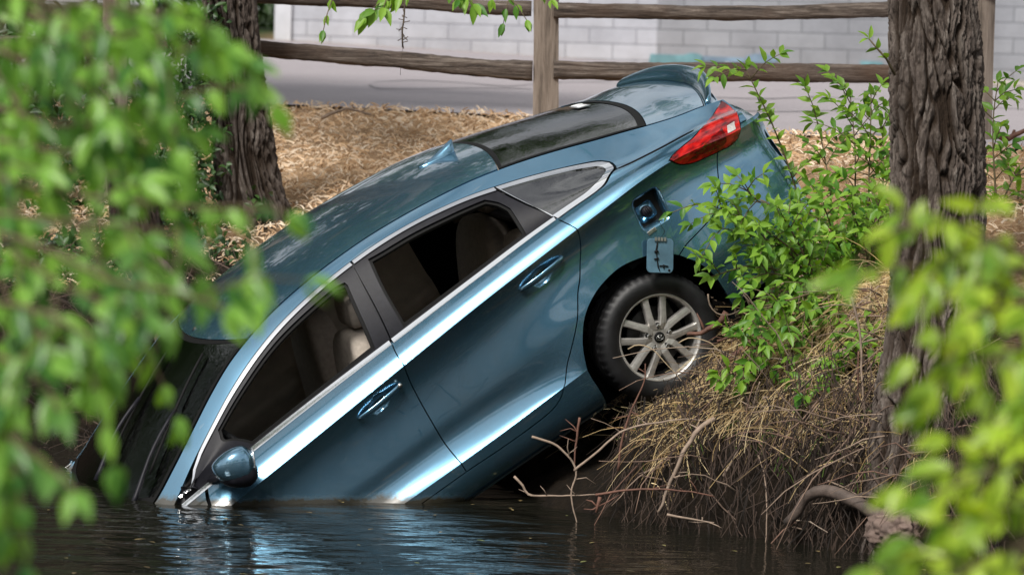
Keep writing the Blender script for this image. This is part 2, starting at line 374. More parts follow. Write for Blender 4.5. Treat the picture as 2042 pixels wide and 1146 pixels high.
TOPL=[(3.459,1.268),(3.2,1.268),(2.8,1.268),(2.2,1.268),(1.7,1.268),(1.453,1.268),(1.30,1.25),(1.22,1.18)]
fullcut=(None,sorted(set(list(np.arange(.02,1.36,.02))+[.2,.79])))
side=rings([[(1.36,.0),(3.36,.0)],ARCH,SEAM,LLOW,LUP,[(4.70,1.358),(1.2,1.358)],[(1.2,1.358),(1.22,1.18)],TOPL[::-1],QTIP,CLOW[::-1],GAP2[::-1],GAP1[::-1]],.02)
# the fuel pocket is a rounded opening in the quarter panel
def rrect(c,ax,ay,r=.35,n=8):
    out=[]
    for k,(sx,sy) in enumerate(((1,1),(-1,1),(-1,-1),(1,-1))):
        for j in range(n+1):
            a=rad(90*k+90*j/n); out.append(np.array(c)+np.array(ax)*(sx*(1-r)+r*math.cos(a))+np.array(ay)*(sy*(1-r)+r*math.sin(a)))
    return out
FC=(4.037,.655); FAX,FAY=(.082,-.006),(.008,.072)
fuelhole=rrect(FC,FAX,FAY,.4)
body=panel('body_side',side,S,M['paint'],car,holes=[fuelhole],cuts=fullcut)
panel('body_side',side,S,M['paint'],car,mirror=True)
bumper_out=rings([ARCH2[::-1],SEAM,LREAR[::-1],[(4.70,1.347),(4.858,1.347)],[(4.858,1.347),(4.858,.1)],[(4.858,.1),(4.75,.07),(4.5,.06),(4.158,.07)]],.02)
bumpL=rings([ARCH2[::-1],SEAM,[(4.488,.727),(4.578,.735),(4.64,.77),(4.67,.834)],[(4.67,.834),(4.81,.834)],[(4.81,.834),(4.822,.60),(4.822,.3),(4.80,.07)],[(4.80,.07),(4.158,.07)]],.02)
bmp_=panel('rear_bumper',bumpL,S,M['paint'],car,cuts=(np.arange(4.0,4.86,.02),fullcut[1]))
panel('rear_bumper',bumpL,S,M['paint'],car,mirror=True)
# front door, rear door
fd=rings([ASEAM[::-1],[(1.453,.905),(2.583,.905)],BSEAM[::-1],GAP1[::-1]],.02)
rdr=rings([BSEAM,[(2.584,.905),(3.599,.905)],CLOW[::-1],GAP2[::-1]],.02)
def hc(c): return sorted(set([round(q,3) for q in list(np.arange(1.3,3.7,.04))+list(np.arange(c[0]-.1,c[0]+.1,.008))]))
hv=sorted(set([round(q,3) for q in list(np.arange(.015,.9,.02))+list(np.arange(.64,.78,.007))]+[.2,.79]))
fdo=panel('front_door',fd,SD,M['paint'],car,cuts=(hc(HF),hv))
rdo=panel('rear_door',rdr,SD,M['paint'],car,cuts=(hc(HB),hv))
fdm=panel('front_door',fd,S,M['paint'],car,mirror=True); rdm=panel('rear_door',rdr,S,M['paint'],car,mirror=True)
FOPEN=rings([[(1.655,1.219),(1.775,1.219),(1.922,1.219),(2.114,1.22),(2.332,1.214),(2.53,1.210)],[(2.53,1.21),(2.575,1.198),(2.578,1.18)],[(2.578,1.18),(2.543,1.076),(2.500,.934)],[(2.5,.934),(2.229,.93),(1.749,.93)],[(1.749,.93),(1.642,1.107),(1.655,1.219)]],.03)
ROPEN=rings([[(2.740,1.220),(2.822,1.212),(2.985,1.209),(3.138,1.207),(3.291,1.209),(3.385,1.213)],[(3.385,1.213),(3.43,1.17),(3.452,1.11)],[(3.452,1.11),(3.43,.934)],[(3.43,.934),(3.0,.93),(2.675,.932)],[(2.675,.932),(2.696,1.075),(2.74,1.22)]],.03)
ring_f=rings([[(1.335,.925),(1.37,1.08),(1.453,1.236)],[(1.453,1.236),(1.7,1.24),(2.2,1.24),(2.658,1.24)],[(2.658,1.24),(2.62,1.08),(2.585,.921)],[(2.585,.921),(1.9,.921),(1.335,.921)]],.04)
ring_r=rings([[(2.59,.921),(2.628,1.08),(2.662,1.24)],[(2.662,1.24),(3.1,1.24),(3.468,1.24)],[(3.468,1.24),(3.53,1.075),(3.593,.921)],[(3.593,.921),(3.1,.921),(2.59,.921)]],.04)
for mir in (False,True):
    a=fdm if mir else fdo; b=rdm if mir else rdo
    wf=panel('window_frame',ring_f,S,M['black_trim'],a,holes=[FOPEN],flange=.03,lift=-.003,inset=.001,mirror=mir)
    wr=panel('window_frame',ring_r,S,M['black_trim'],b,holes=[ROPEN],flange=.03,lift=-.003,inset=.001,mirror=mir)
    # glass: rolled down on the near side, up on the far side
    if mir:
        panel('window_glass',FOPEN,S,M['glass'],a,flange=0,lift=-.02,inset=-.004,mirror=True)
        panel('window_glass',ROPEN,S,M['glass'],b,flange=0,lift=-.02,inset=-.004,mirror=True)
    else:
        # rubber window run: a thin inner lip set back in the opening
        for op,p_ in ((FOPEN,a),(ROPEN,b)):
            panel('window_seal',offset_poly(op,-.004),S,M['rubber'],p_,holes=[offset_poly(op,.014)],flange=.02,lift=-.016,inset=0)
    def strip(name,path,wd,par,mir=mir,lift=.005):
        q=np.array(catmull(path,.04)); t=np.gradient(q,axis=0); t/=np.linalg.norm(t,axis=1)[:,None]; n_=np.stack([-t[:,1],t[:,0]],1)
        a_=q+n_*wd/2; b_=q-n_*wd/2
        return panel(name,[*a_,*b_[::-1]],S,M['chrome'],par,flange=.012,lift=lift,inset=0,mirror=mir)
    strip('chrome_trim',[(1.305,.912),(1.6,.912),(2.0,.912),(2.3,.912),(2.576,.912)],.022,a)
    strip('chrome_trim',[(1.325,1.0),(1.36,1.09),(1.40,1.16),(1.453,1.232),(1.52,1.25),(1.7,1.252),(2.2,1.252),(2.659,1.252)],.022,a)
    strip('chrome_trim',[(2.590,.912),(2.9,.912),(3.3,.912),(3.592,.912)],.022,b)
    strip('chrome_trim',[(2.671,1.252),(3.0,1.252),(3.3,1.252),(3.462,1.252)],.022,b)
    qo=rings([[(3.605,.902),(3.677,.904),(3.786,.905),(3.85,.91),(3.895,.925),(3.935,.975),(3.967,1.045),(4.004,1.187),(4.004,1.225),(3.982,1.244),(3.93,1.254),(3.8,1.262),(3.63,1.263),(3.470,1.263)],[(3.470,1.263),(3.535,1.08),(3.605,.902)]],.02)
    qi=rings([[(3.585,.934),(3.70,.934),(3.79,.938),(3.84,.955),(3.895,.99),(3.928,1.058),(3.964,1.172),(3.962,1.204),(3.945,1.222),(3.85,1.236),(3.7,1.239),(3.483,1.24)],[(3.483,1.24),(3.535,1.085),(3.585,.934)]],.02)
    qc=panel('quarter_window',qi,S,M['dark_glass'],car,flange=.005,lift=-.004,inset=0,mirror=mir,cuts=(np.arange(3.4,4.05,.02),np.arange(.9,1.3,.02)))
    panel('chrome_trim',qo,S,M['chrome'],qc,holes=[qi],flange=.012,lift=.004,inset=0,mirror=mir,cuts=(np.arange(3.4,4.05,.02),np.arange(.9,1.3,.02)))
    # tail light cluster
    lens=rings([LLOW[::-1],LREAR[::-1],LUP[::-1]],.02) if False else rings([LLOW,LUP,LREAR],.02)
    lt=panel('tail_light',lens,S,M['red'],car,flange=.02,lift=.006,inset=.005,mirror=mir,cuts=(np.arange(4.2,4.8,.015),np.arange(.7,1.36,.015)))
    panel('reverse_lamp',rings([[(4.575,.795),(4.625,.80),(4.645,.885),(4.600,.875)]],.02,False),S,M['clear'],lt,flange=.003,lift=.009,inset=0,mirror=mir)
    panel('dark_lens',rings([[(4.36,.78),(4.46,.80),(4.54,.85),(4.57,.88)],[(4.57,.88),(4.56,.80),(4.55,.765),(4.50,.75),(4.40,.755)]],.02),S,M['red_dark'],lt,flange=.003,lift=.0085,inset=0,mirror=mir)
    panel('quarter_corner',rings([LREAR,[(4.488,.727),(4.578,.735),(4.64,.77),(4.67,.834)],[(4.67,.834),(4.858,.834)],[(4.858,.834),(4.858,1.358)],[(4.858,1.358),(4.72,1.358)]],.02) if False else rings([[(4.70,1.347),(4.71,1.28),(4.705,1.1),(4.69,.95),(4.672,.838)],[(4.672,.838),(4.72,.838)],[(4.72,.838),(4.718,.95),(4.724,1.1),(4.726,1.28),(4.716,1.358)],[(4.716,1.358),(4.60,1.358)],[(4.60,1.358),(4.70,1.347)]],.02),S,M['paint'],car,mirror=mir,cuts=(np.arange(4.5,4.86,.02),None))
    # front wing, under water with the bonnet
    fen=rings([[(.12,.1),(.55,.1)],[(.55,.1),(.56,.3),(.65,.45),(.78,.53),(.95,.55),(1.12,.53),(1.25,.45),(1.33,.3),(1.35,.1)],[(1.35,.1),(1.33,.4),(1.395,.79),(1.44,.905)],[(1.44,.905),(1.21,.95),(1.19,1.352)],[(1.19,1.352),(.12,1.352)],[(.12,1.352),(.12,.1)]],.05)
    panel('front_wing',fen,S,M['paint'],car,mirror=mir)
# upper shell: windscreen, roof, rear window, boot lid
tcut=(None,list(np.arange(-.975,1,.05)))
def tedge(f,t0,t1,n=25): return [(f(t),t) for t in np.linspace(t0,t1,n)]
wsb=lambda t: 1.04+.16*t*t; wst=lambda t: 1.90+.14*t*t
blt=lambda t: 3.635-.085*abs(t)**2.2; blb=lambda t: 4.40-.10*abs(t)**2.2; spf=lambda t: 4.735-.13*abs(t)**2
E1=.985
ws=panel('windshield',tedge(wsb,-E1,E1)+tedge(wst,E1,-E1),TP,M['windshield'],car,cuts=tcut,lift=-.003)
roof=panel('roof',tedge(wst,-E1,E1)+tedge(blt,E1,-E1),TP,M['paint'],car,cuts=tcut)
rw=panel('rear_window',tedge(blt,-E1,E1)+tedge(blb,E1,-E1),TP,M['dark_glass'],car,cuts=tcut,lift=-.004)
lid=panel('boot_lid',tedge(blb,-.995,.995)+tedge(spf,.995,-.995),TP,M['paint'],car,cuts=tcut)
panel('boot_lid_rear',tedge(spf,-.999,.999)+tedge(lambda t:4.79-.10*t*t,.999,-.999),TP,M['paint'],lid,cuts=tcut,lift=-.004)
panel('bonnet',tedge(lambda t:.15+0*t,-.99,.99)+tedge(lambda t:.98+.1*t*t,.99,-.99),TP,M['paint'],car,cuts=tcut)
# black rubber edge round both screens
for p_,(f0,f1) in ((ws,(wsb,wst)),(rw,(blt,blb))):
    o_=tedge(f0,-E1,E1)+tedge(f1,E1,-E1); k=.03
    i_=tedge(lambda t:f0(t/.95)+k,-.95,.95)+tedge(lambda t:f1(t/.95)-k,.95,-.95)
    panel('screen_seal',o_,TP,M['rubber'],p_,holes=[i_],cuts=tcut,flange=0,lift=-.0015,inset=.001)
# spoiler: rises off the rear edge of the boot lid
m_=MB(); secs=[]
for t in np.linspace(-.99,.99,41):
    a=TP(spf(t)+.006,t)[0]; k=1-abs(t)**3*.75
    xr=a[0]+.035+.055*k; zr=a[2]+.012+.034*k; y=t*.63*(1-.02*k)
    A=Vector(a)+Vector((0,0,.004)); B=Vector((xr,y,zr)); mid=(A+B)/2+Vector((-.006,0,.010*k))
    secs.append([A,A.lerp(mid,.5)+Vector((0,0,.002)),mid,mid.lerp(B,.5)+Vector((0,0,.001)),B,B+Vector((.004,0,-.006)),B+Vector((-.004,0,-.022)),Vector((a[0]+.02,y,a[2]-.03)),A+Vector((-.004,0,-.02))])
m_.loft(secs); sp_=m_.build('spoiler',M['paint'],lid); 
md=sp_.modifiers.new('s','SUBSURF'); md.levels=md.render_levels=1
# rear end: lid face and bumper across the back
g=[];nx=15
prof=[(4.69,1.06,.59,.09),(4.69,1.02,.60,.09),(4.69,.96,.62,.09),(4.71,.915,.66,.09),(4.75,.90,.71,.09),(4.79,.885,.715,.08),(4.80,.78,.71,.07),(4.81,.70,.71,.06),(4.815,.55,.71,.05),(4.80,.40,.70,.05),(4.77,.25,.68,.05),(4.70,.16,.66,.05)]
secs=[]
for x_,z_,hw,bw in prof:
    secs.append([Vector((x_+bw*(1-(u*u)),u*hw,z_+.03*(1-u*u)*(z_>1))) for u in np.linspace(-1,1,nx)])
MB().loft(secs,closed=False,caps=False).build('rear_panel',M['paint'],car)
# dark inner shell, wheel wells and floor, so that no gap shows daylight
m_=MB(); xs=list(np.arange(.3,4.84,.05)); vv=[0,.1,.2,.3,.4,.5,.6,.7,.8,.88,.95,1.02,1.1,1.18,1.26,1.35]
for mir in (1,-1):
    for i in range(len(xs)-1):
        for j in range(len(vv)-1):
            xc,vc=(xs[i]+xs[i+1])/2,(vv[j]+vv[j+1])/2
            if vc>.88 and xc<3.62: continue
            if (vc>.78 and xc>4.45) or xc>4.74: continue
            if vc>.9 and xc<4.02 and vc<1.25: continue
            if abs(xc-4.037)<.13 and abs(vc-.655)<.13: continue
            q=S([xs[i],xs[i+1],xs[i+1],xs[i]],[vv[j],vv[j],vv[j+1],vv[j+1]])
            if (xc-3.75)**2+(q[:,2].mean()-.285)**2<.44**2: continue
            q[:,1]=q[:,1]+.035; q[:,1]*=mir
            m_.add(q,[(0,1,2,3)])
for mir in (1,-1):  # wheel wells
    a=[(3.75+.425*math.cos(k),-.86*mir,.30+.425*math.sin(k)) for k in np.linspace(-.6,math.pi+.6,24)]
    b=[(p[0],-.58*mir,p[2]) for p in a]
    m_.add(a+b,[(i,i+1,25+i-1+0,24+i) for i in range(23)]); m_.add(b,[tuple(range(24))])
for i in range(12):     # floor pan
    x0,x1=.4+i*.245,.4+(i+1)*.245
    m_.add([(x0,-.86,.15),(x1,-.86,.15),(x1,.86,.15),(x0,.86,.15)],[(0,1,2,3)])
m_.add([(3.34,-.5,.15),(4.2,-.5,.28),(4.2,.5,.28),(3.34,.5,.15)],[(0,1,2,3)])
m_.add([(4.2,-.8,.18),(4.8,-.66,.25),(4.8,.66,.25),(4.2,.8,.18)],[(0,1,2,3)])
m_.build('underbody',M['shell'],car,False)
# roof lining and parcel shelf
m_=MB(); xs_=np.linspace(1.9,3.6,18); ts=np.linspace(-.97,.97,9)
V=[]; 
for x_ in xs_:
    p=TP(np.full(9,x_),ts); p[:,2]-=.035; V+=list(p)
m_.add(V,[(i*9+j,(i+1)*9+j,(i+1)*9+j+1,i*9+j+1) for i in range(17) for j in range(8)])
m_.build('roof_lining',M['taupe'],car)
MB().box((3.95,0,.98),(.7,1.3,.02)).build('parcel_shelf',M['dash'],car,False)
# interior
def seat(x0,y0,w_,name,legroom=True,tall=.66,rec=.27):
    s=empty(name,(0,0,0)); s.parent=car
    def cushion(nm,c,ax,ay,az,r=.4):
        V=[];Fc=[]; n=12;mn=10
        bm=bmesh.new(); bmesh.ops.create_cube(bm,size=2); bmesh.ops.subdivide_edges(bm,edges=bm.edges[:],cuts=7,use_grid_fill=True)
        for v in bm.verts:
            x,y,z=v.co; l=(abs(x)**5+abs(y)**5+abs(z)**5)**.2; v.co/=l
            x,y,z=v.co
            h=1+.0*y
            seam=-.06*math.exp(-((abs(y)-.45)/.06)**2) if z>.2 else 0
            bol=.22*max(0,abs(y)-.5)*2 if z>.2 else 0
            taper=1-.28*max(0,x)**2
            v.co=Vector(c)+Vector(ax)*x+Vector(ay)*y*taper+Vector(az)*(z+bol*(1 if z>0 else 0)+seam)
        return bmo(nm,bm,M['cloth'],s,True)
    cushion('seat_cushion',(x0,y0,.36),(.27,0,.02),(0,w_,0),(-.01,0,.09))
    dx,dz=math.sin(rec),math.cos(rec)
    cushion('backrest',(x0+.30+dx*tall/2,y0,.42+dz*tall/2),(dx*tall/2,0,dz*tall/2),(0,w_*.95,0),(-dz*.08,0,dx*.08))
    cushion('headrest',(x0+.32+dx*(tall+.10),y0,.42+dz*(tall+.09)),(dx*.085,0,dz*.085),(0,.13,0),(-dz*.05,0,dx*.05))
    return s
seat(2.08,-.37,.26,'front_seat'); seat(2.08,.37,.26,'front_seat')
s=seat(3.05,-.36,.34,'rear_seat',tall=.60,rec=.42); seat(3.05,.36,.34,'rear_seat',tall=.60,rec=.42)
for mir in (1,-1):   # door cards with arm rests, far side seen through the near windows
    for nm,x0,x1,par in (('door_card',1.42,2.54,fdm if mir>0 else fdo),('door_card',2.6,3.28,rdm if mir>0 else rdo)):
        m_=MB(); sec=[]
        for x_ in np.linspace(x0,x1,14):
            yy,zz=[],[]
            zb=float(Z7f(x_)); u=(x_-x0)/(x1-x0); ar=.055*min(1,max(0,(u-.12)*6))*min(1,max(0,(1-u)*8))
            wv=float(Wf(x_))
            pr=[(wv-.10,.30),(wv-.13,.45),(wv-.14,.56+.06*u),(wv-.15-ar,.60+.06*u),(wv-.15-ar,.66+.06*u),(wv-.125,.69+.06*u),(wv-.12,.80),(wv-.12,zb-.05),(wv-.10,zb-.01),(wv-.06,zb)]
            sec.append([Vector((x_,mir*a,b)) for a,b in pr])
        m_.loft(sec,closed=False,caps=False).build(nm,M['taupe'],par)
for mir in (1,-1):   # inner pillars
    m_=MB(); m_.loft([[Vector((x_+d,mir*(y_),z_)) for d,y_ in ((-.07,yb),(.07,yb),(.07,yb-.03),(-.07,yb-.03))] for x_,yb,z_ in ((2.56,.84,.95),(2.6,.76,1.15),(2.66,.66,1.34),(2.68,.60,1.40))]).build('inner_pillar',M['taupe'] if mir>0 else M['dash'],car)
    MB().loft([[Vector((x_+d,mir*(y_),z_)) for d,y_ in ((-.08,yb),(.10,yb),(.10,yb-.03),(-.08,yb-.03))] for x_,yb,z_ in ((3.62,.80,.90),(3.56,.71,1.13),(3.50,.60,1.30))]).build('inner_pillar',M['taupe'] if mir>0 else M['dash'],car)
dsh=MB(); dsh.loft([[Vector((x_,y_,z_)) for x_,z_ in ((1.15,.6),(1.15,.93),(1.45,.955),(1.62,.90),(1.66,.75),(1.55,.45))] for y_ in (-.80,-.4,0,.4,.80)]).build('dashboard',M['dash'],car)
MB().loft([[Vector((x_,y_,z_)) for x_,y_,z_ in ((1.6,-.11,.3),(2.6,-.11,.3),(2.6,-.10,.56),(1.9,-.10,.56),(1.6,-.10,.66))],[Vector((x_,-y_,z_)) for x_,y_,z_ in ((1.6,-.11,.3),(2.6,-.11,.3),(2.6,-.10,.56),(1.9,-.10,.56),(1.6,-.10,.66))]]).build('centre_console',M['dash'],car,False)
sw=empty('steering_wheel'); sw.parent=car
cw=Vector((1.80,-.38,.84)); axn=Vector((.90,0,.42)).normalized(); u_=axn.cross(Vector((0,1,0))).normalized(); v_=Vector((0,1,0))
MB().tube([cw+(u_*math.cos(a)+v_*math.sin(a))*.185 for a in np.linspace(0,2*math.pi,33)[:-1]],.017,10,True).build('wheel_grip',M['dash'],sw)
mm_=MB(); mm_.tube([cw-axn*.02,cw-axn*.25],.05,12); mm_.tube([cw-v_*.18,cw+v_*.18],.02,8); mm_.tube([cw,cw-u_*.18],.02,8); mm_.build('wheel_hub',M['dash'],sw)
rm=empty('rear_view_mirror'); rm.parent=car
bevel(MB().box((2.02,.02,1.30),(.03,.24,.065)).build('mirror_case',M['taupe'],rm,False),.012)
MB().tube([(1.98,0,1.34),(1.94,0,1.41)],.012,8).build('mirror_stem',M['dash'],rm)
# door handles
for (cx,cv),par in ((HF,fdo),(HB,rdo)):
    pts=[]; L=.135
    for u in np.linspace(-1,1,17):
        x_=cx+u*L; p=S([x_],[cv+.004-.0*u])[0]; n_=fnormal(S,np.array([x_]),np.array([cv+.004]))[0]; n_=n_*(1 if n_[1]<0 else -1)
        out_=.004+.019*(1-abs(u)**3.2); pts.append((Vector(p),Vector(n_),out_,u))
    secs=[]
    for p,n_,o_,u in pts:
        up_=Vector((0,0,1)); up_=(up_-n_*up_.dot(n_)).normalized(); h=.0175*(1-.45*abs(u)**4)+.0015*(u>0); th=.0075
        if abs(u)>.99: h=.008
        c_=p+n_*o_
        secs.append([c_+n_*math.cos(a)*th+up_*math.sin(a)*h for a in np.linspace(0,2*math.pi,13)[:-1]])
    MB().loft(secs).build('handle',M['paint'],par)
# keyhole
p=S([HF[0]+.122],[HF[1]+.004])[0]; n_=Vector((0,-1,.05)).normalized()
MB().tube([Vector(p)+n_*.012,Vector(p)+n_*.0275],.011,16).build('lock_barrel',M['steel'],fdo)
# door mirror on the sail panel
mir_=empty('side_mirror'); mir_.parent=fdo
def blob(nm,fn_,m,par,nu=28,nv=18):
    V=[fn_(2*math.pi*i/nu,-math.pi/2+math.pi*j/nv) for j in range(nv+1) for i in range(nu)]
    Fc=[(j*nu+i,j*nu+(i+1)%nu,(j+1)*nu+(i+1)%nu,(j+1)*nu+i) for j in range(nv) for i in range(nu)]
    return pyd(nm,V,Fc,m,par,True)
MC=Vector((1.625,-1.05,1.00))
def mshape(a,b,sx=.135,sy=.125,sz=.082,off=Vector((0,0,0))):
    x=math.cos(b)*math.cos(a); y=math.cos(b)*math.sin(a); z=math.sin(b)
    l=(abs(x)**2.6+abs(y)**2.6+abs(z)**2.6)**(1/2.6); x/=l;y/=l;z/=l
    if x<0: z=z*(1-.45*x*x) if z>0 else z*(1-.1*x*x)
    if x>0: x*=.42
    taper=1-.30*y*(-1 if False else 1)*-1 if y<0 else 1
    zz=z*sz*(1+.25*(-y))*(1 if z<0 else 1.05)
    q=off+Vector((x*sx*1.1-.015*(-y),y*sy,zz*(1-.35*max(0,x)/.42)+.012*(-y))); cs,sn=math.cos(.42),math.sin(.42)
    return MC+Vector((q.x*cs+q.z*sn,q.y,-q.x*sn+q.z*cs))
blob('mirror_housing',mshape,M['paint'],mir_)
blob('mirror_skirt',lambda a,b:mshape(a,b,.122,.122,.062,Vector((.014,.004,-.046))),M['black_trim'],mir_)
blob('mirror_glass',lambda a,b:mshape(a,b,.02,.105,.070,Vector((.050,0,.0))),M['chrome'],mir_)
MB().loft([[Vector(c)+Vector((math.cos(a)*.05*s_,0,math.sin(a)*.026*s_)) for a in np.linspace(0,2*math.pi,13)[:-1]] for c,s_ in (((1.53,-.85,.955),1.3),((1.56,-.90,.952),1.0),((1.60,-.96,.955),.9),((1.63,-1.0,.965),.8))]).build('mirror_arm',M['black_trim'],mir_)
# ---- rear wheel
def wheel(sgn):
    wl=empty('wheel',(3.755,0,.285)); wl.parent=car
    def lathe(nm,prof,m,n=72,closedp=False):
        V=[(r*math.cos(2*math.pi*i/n),sgn*y,r*math.sin(2*math.pi*i/n)) for r,y in prof for i in range(n)]
        k=len(prof); Fc=[(j*n+i,j*n+(i+1)%n,(j+1)*n+(i+1)%n,(j+1)*n+i) for j in range(k-1) for i in range(n)]
        if closedp: Fc+=[((k-1)*n+i,(k-1)*n+(i+1)%n,(i+1)%n,i) for i in range(n)]
        return pyd(nm,V,Fc,m,wl,True)
    R=.322
    pr=[(.212,.868),(.220,.882),(.235,.890),(.262,.896),(.285,.893),(.303,.882),(.314,.868)]
    tr=[]
    for k,y in enumerate(np.linspace(.860,.700,33)):
        g=k%8 in (3,4); tr.append((R-.0065*0-(.009 if g else 0)-.003*((y-.78)/.08)**4,y))
    pr+=tr+[(.30,.688),(.26,.678),(.22,.69),(.205,.70)]
    ty=lathe('tyre',pr,M['tyre'],144)
    # tread blocks: shallow cross grooves at the shoulder
    me=ty.data; n=144
    for v in me.vertices:
        r=math.hypot(v.co.x,v.co.z)
        if r>.308 and abs(abs(v.co.y)-.78)>.045:
            i=v.index%n
            if i%3==0: s_=(r-.008)/r; v.co.x*=s_; v.co.z*=s_
        if .225<r<.30 and abs(v.co.y)>.85: v.co.y+= sgn*.0012*math.sin(r*420)
    lip=lathe('rim',[(.196,.70),(.196,.80),(.200,.856),(.208,.874),(.2165,.880),(.2195,.876),(.2185,.868),(.212,.858),(.208,.80),(.208,.70)],M['rim'],96)
    inner=MB(); a0=rad(90-22.3)
    def pt(ang,r,y): return Vector((r*math.cos(ang),sgn*y,r*math.sin(ang)))
    for k in range(5):
        A=a0+k*2*math.pi/5
        for s_ in (-1,1):
            secs=[]
            for r,off,wd,yy in ((.045,.020,.022,.868),(.075,.030,.020,.874),(.11,.036,.0175,.873),(.15,.041,.0175,.870),(.185,.046,.0185,.869),(.207,.050,.022,.869)):
                d=Vector((math.cos(A),0,math.sin(A))); e=Vector((-math.sin(A),0,math.cos(A)))*s_
                c=d*math.sqrt(max(r*r-off*off,0.0001))+e*off; c.y=0
                Y_=lambda q: Vector((0,sgn*q,0))
                secs.append([c-e*wd+Y_(yy-.034),c-e*wd+Y_(yy-.008),c-e*wd*.72+Y_(yy),c+e*wd*.1+Y_(yy-.001),c+e*wd*.80+Y_(yy-.004),c+e*wd+Y_(yy-.013),c+e*wd+Y_(yy-.036)])
            if s_*sgn>0: pass
            inner.loft(secs,closed=True)
    sp=inner.build('spokes',M['rim'],lip,False)
    lathe('hub',[(.0001,.862),(.030,.864),(.058,.864),(.072,.858),(.078,.846),(.078,.80)],M['rim'],48).parent=lip
    for k in range(5):
        A=a0+k*2*math.pi/5; c=pt(A,.0585,0)
        MB().tube([c+Vector((0,sgn*.858,0)),c+Vector((0,sgn*.8665,0))],.0155,14).build('nut_recess_shade',M['rubber'],lip)  # raised black disc stands in for the shade in the nut's recess
        MB().tube([c+Vector((0,sgn*.855,0)),c+Vector((0,sgn*.873,0)),c+Vector((0,sgn*.876,0))],[.0105,.0105,.007],6).build('lug_nut',M['steel'],lip,False)
    cap=lathe('centre_cap',[(.0001,.8715),(.022,.871),(.027,.868),(.0285,.860)],M['rubber'],40); cap.parent=lip
    # slanted H inside an oval on the cap
    e=MB(); z_=sgn*.8725
    u2=Vector((math.cos(rad(-8)),0,math.sin(rad(-8)))); v2=Vector((-math.sin(rad(-8)),0,math.cos(rad(-8))))
    e.tube([u2*.019*math.cos(a)+v2*.0125*math.sin(a)+Vector((0,z_,0)) for a in np.linspace(0,2*math.pi,33)[:-1]],.0011,6,True)
    for x_ in (-1,1): e.tube([u2*(x_*.0075-.003)+v2*-.0085+Vector((0,z_,0)),u2*(x_*.0075+.003*0)+Vector((0,z_,0)),u2*(x_*.0075+.003)+v2*.0085+Vector((0,z_,0))],.0014,6)
    e.tube([u2*-.0075+v2*-.002+Vector((0,z_,0)),u2*.0075+v2*.002+Vector((0,z_,0))],.0013,6)
    e.build('emblem',M['steel'],lip)
    lathe('brake_disc',[(.03,.80),(.145,.80),(.15,.795),(.15,.785),(.03,.78)],M['brake'],48)
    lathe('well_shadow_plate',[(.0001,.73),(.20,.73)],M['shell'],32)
    bevel(MB().box((.11,sgn*.80,.06),(.06,.05,.12)).build('brake_caliper',M['brake'],wl,False),.01)
    return wl
wheel(-1); wheel(1)
# ---- fuel pocket, cap, hinge and the hanging flap
def sp3(x,v,d=0):
    p=Vector(S([x],[v])[0]); n_=fnormal(S,np.array([x]),np.array([v]))[0]; n_=Vector(n_*(1 if n_[1]<0 else -1)); return p+n_*d,n_
fp=empty('fuel_filler'); fp.parent=car
o1=offset_poly(fuelhole,-.0035); o2=offset_poly(fuelhole,.010)
secs=[]
for oo,d in ((o1,.001),(o2,-.006),(offset_poly(fuelhole,.012),-.020)): secs.append([sp3(p[0],p[1],d)[0] for p in oo])
for oo,d in ((offset_poly(fuelhole,.016),-.045),): secs.append([sp3(p[0],p[1],d)[0] for p in oo])
MB().loft(secs,caps=False).build('pocket_wall',M['paint'],fp)
c0,n0=sp3(*FC,-.045); MB().add([*secs[-1]],[tuple(range(len(secs[-1])))]).build('pocket_floor',M['rubber'],fp,False)
ax_=(sp3(FC[0]+.01,FC[1])[0]-sp3(FC[0]-.01,FC[1])[0]).normalized(); up_=n0.cross(ax_).normalized()
cc=c0+n0*.006-ax_*.015-up_*.012
pl=[cc+ax_*q[0]+up_*q[1] for q in rrect((0,0),(.05,0),(0,.045),.4)]
MB().loft([[p-n0*.006 for p in pl],[p+n0*.002 for p in pl]]).build('filler_plate',M['paint'],fp)
cap=MB(); cap.tube([cc,cc+n0*.022,cc+n0*.026],[.030,.028,.024],24)
for k in (-1,0,1): cap.tube([cc+n0*.026+ax_*.011*k-up_*.022,cc+n0*.030+ax_*.011*k,cc+n0*.026+ax_*.011*k+up_*.022],.0045,8)
cap.build('fuel_cap',M['black_trim'],fp)
h0,_=sp3(FC[0]-.055,FC[1]-.075,.0)
bevel(MB().box(h0+n0*.004,(.05,.008,.02),Matrix((ax_,-n0,up_)).transposed()).build('hinge_plate',M['steel'],fp,False),.002)
# flap hangs straight down on its torn hinge
Rinv=Matrix(CAR_R).transposed(); wd_=(Rinv@Vector((0,0,-1))).normalized(); wx_=(Rinv@Vector((1,.10,0))).normalized(); wn_=wx_.cross(wd_).normalized()
wn_=wn_ if wn_.y<0 else -wn_
wx_=(wx_-wd_*wx_.dot(wd_)).normalized()
FT=Vector(FLAP_TOP)
fl=empty('fuel_flap'); fl.parent=car
def fpn(a,b,c=0): 
    a2=a+b*.012; return FT+wx_*a2+wd_*b+wn_*c
out=rrect((0,.088),(.066,0),(0,.084),.30)
m_=MB(); m_.loft([[fpn(p[0],p[1],-.006) for p in out],[fpn(p[0],p[1],0) for p in out],[fpn(p[0]*.97,.088+(p[1]-.088)*.975,.003) for p in out]]); m_.build('flap_panel',M['flap'] if 'flap' in M else M['paint'],fl,False)
m_=MB(); 
for k in range(4): m_.box(fpn(-.024+.015*k,.006,.008),(.011,.012,.018),Matrix((wx_,wn_,wd_)).transposed())
m_.build('flap_hinge',M['steel'],fl,False)
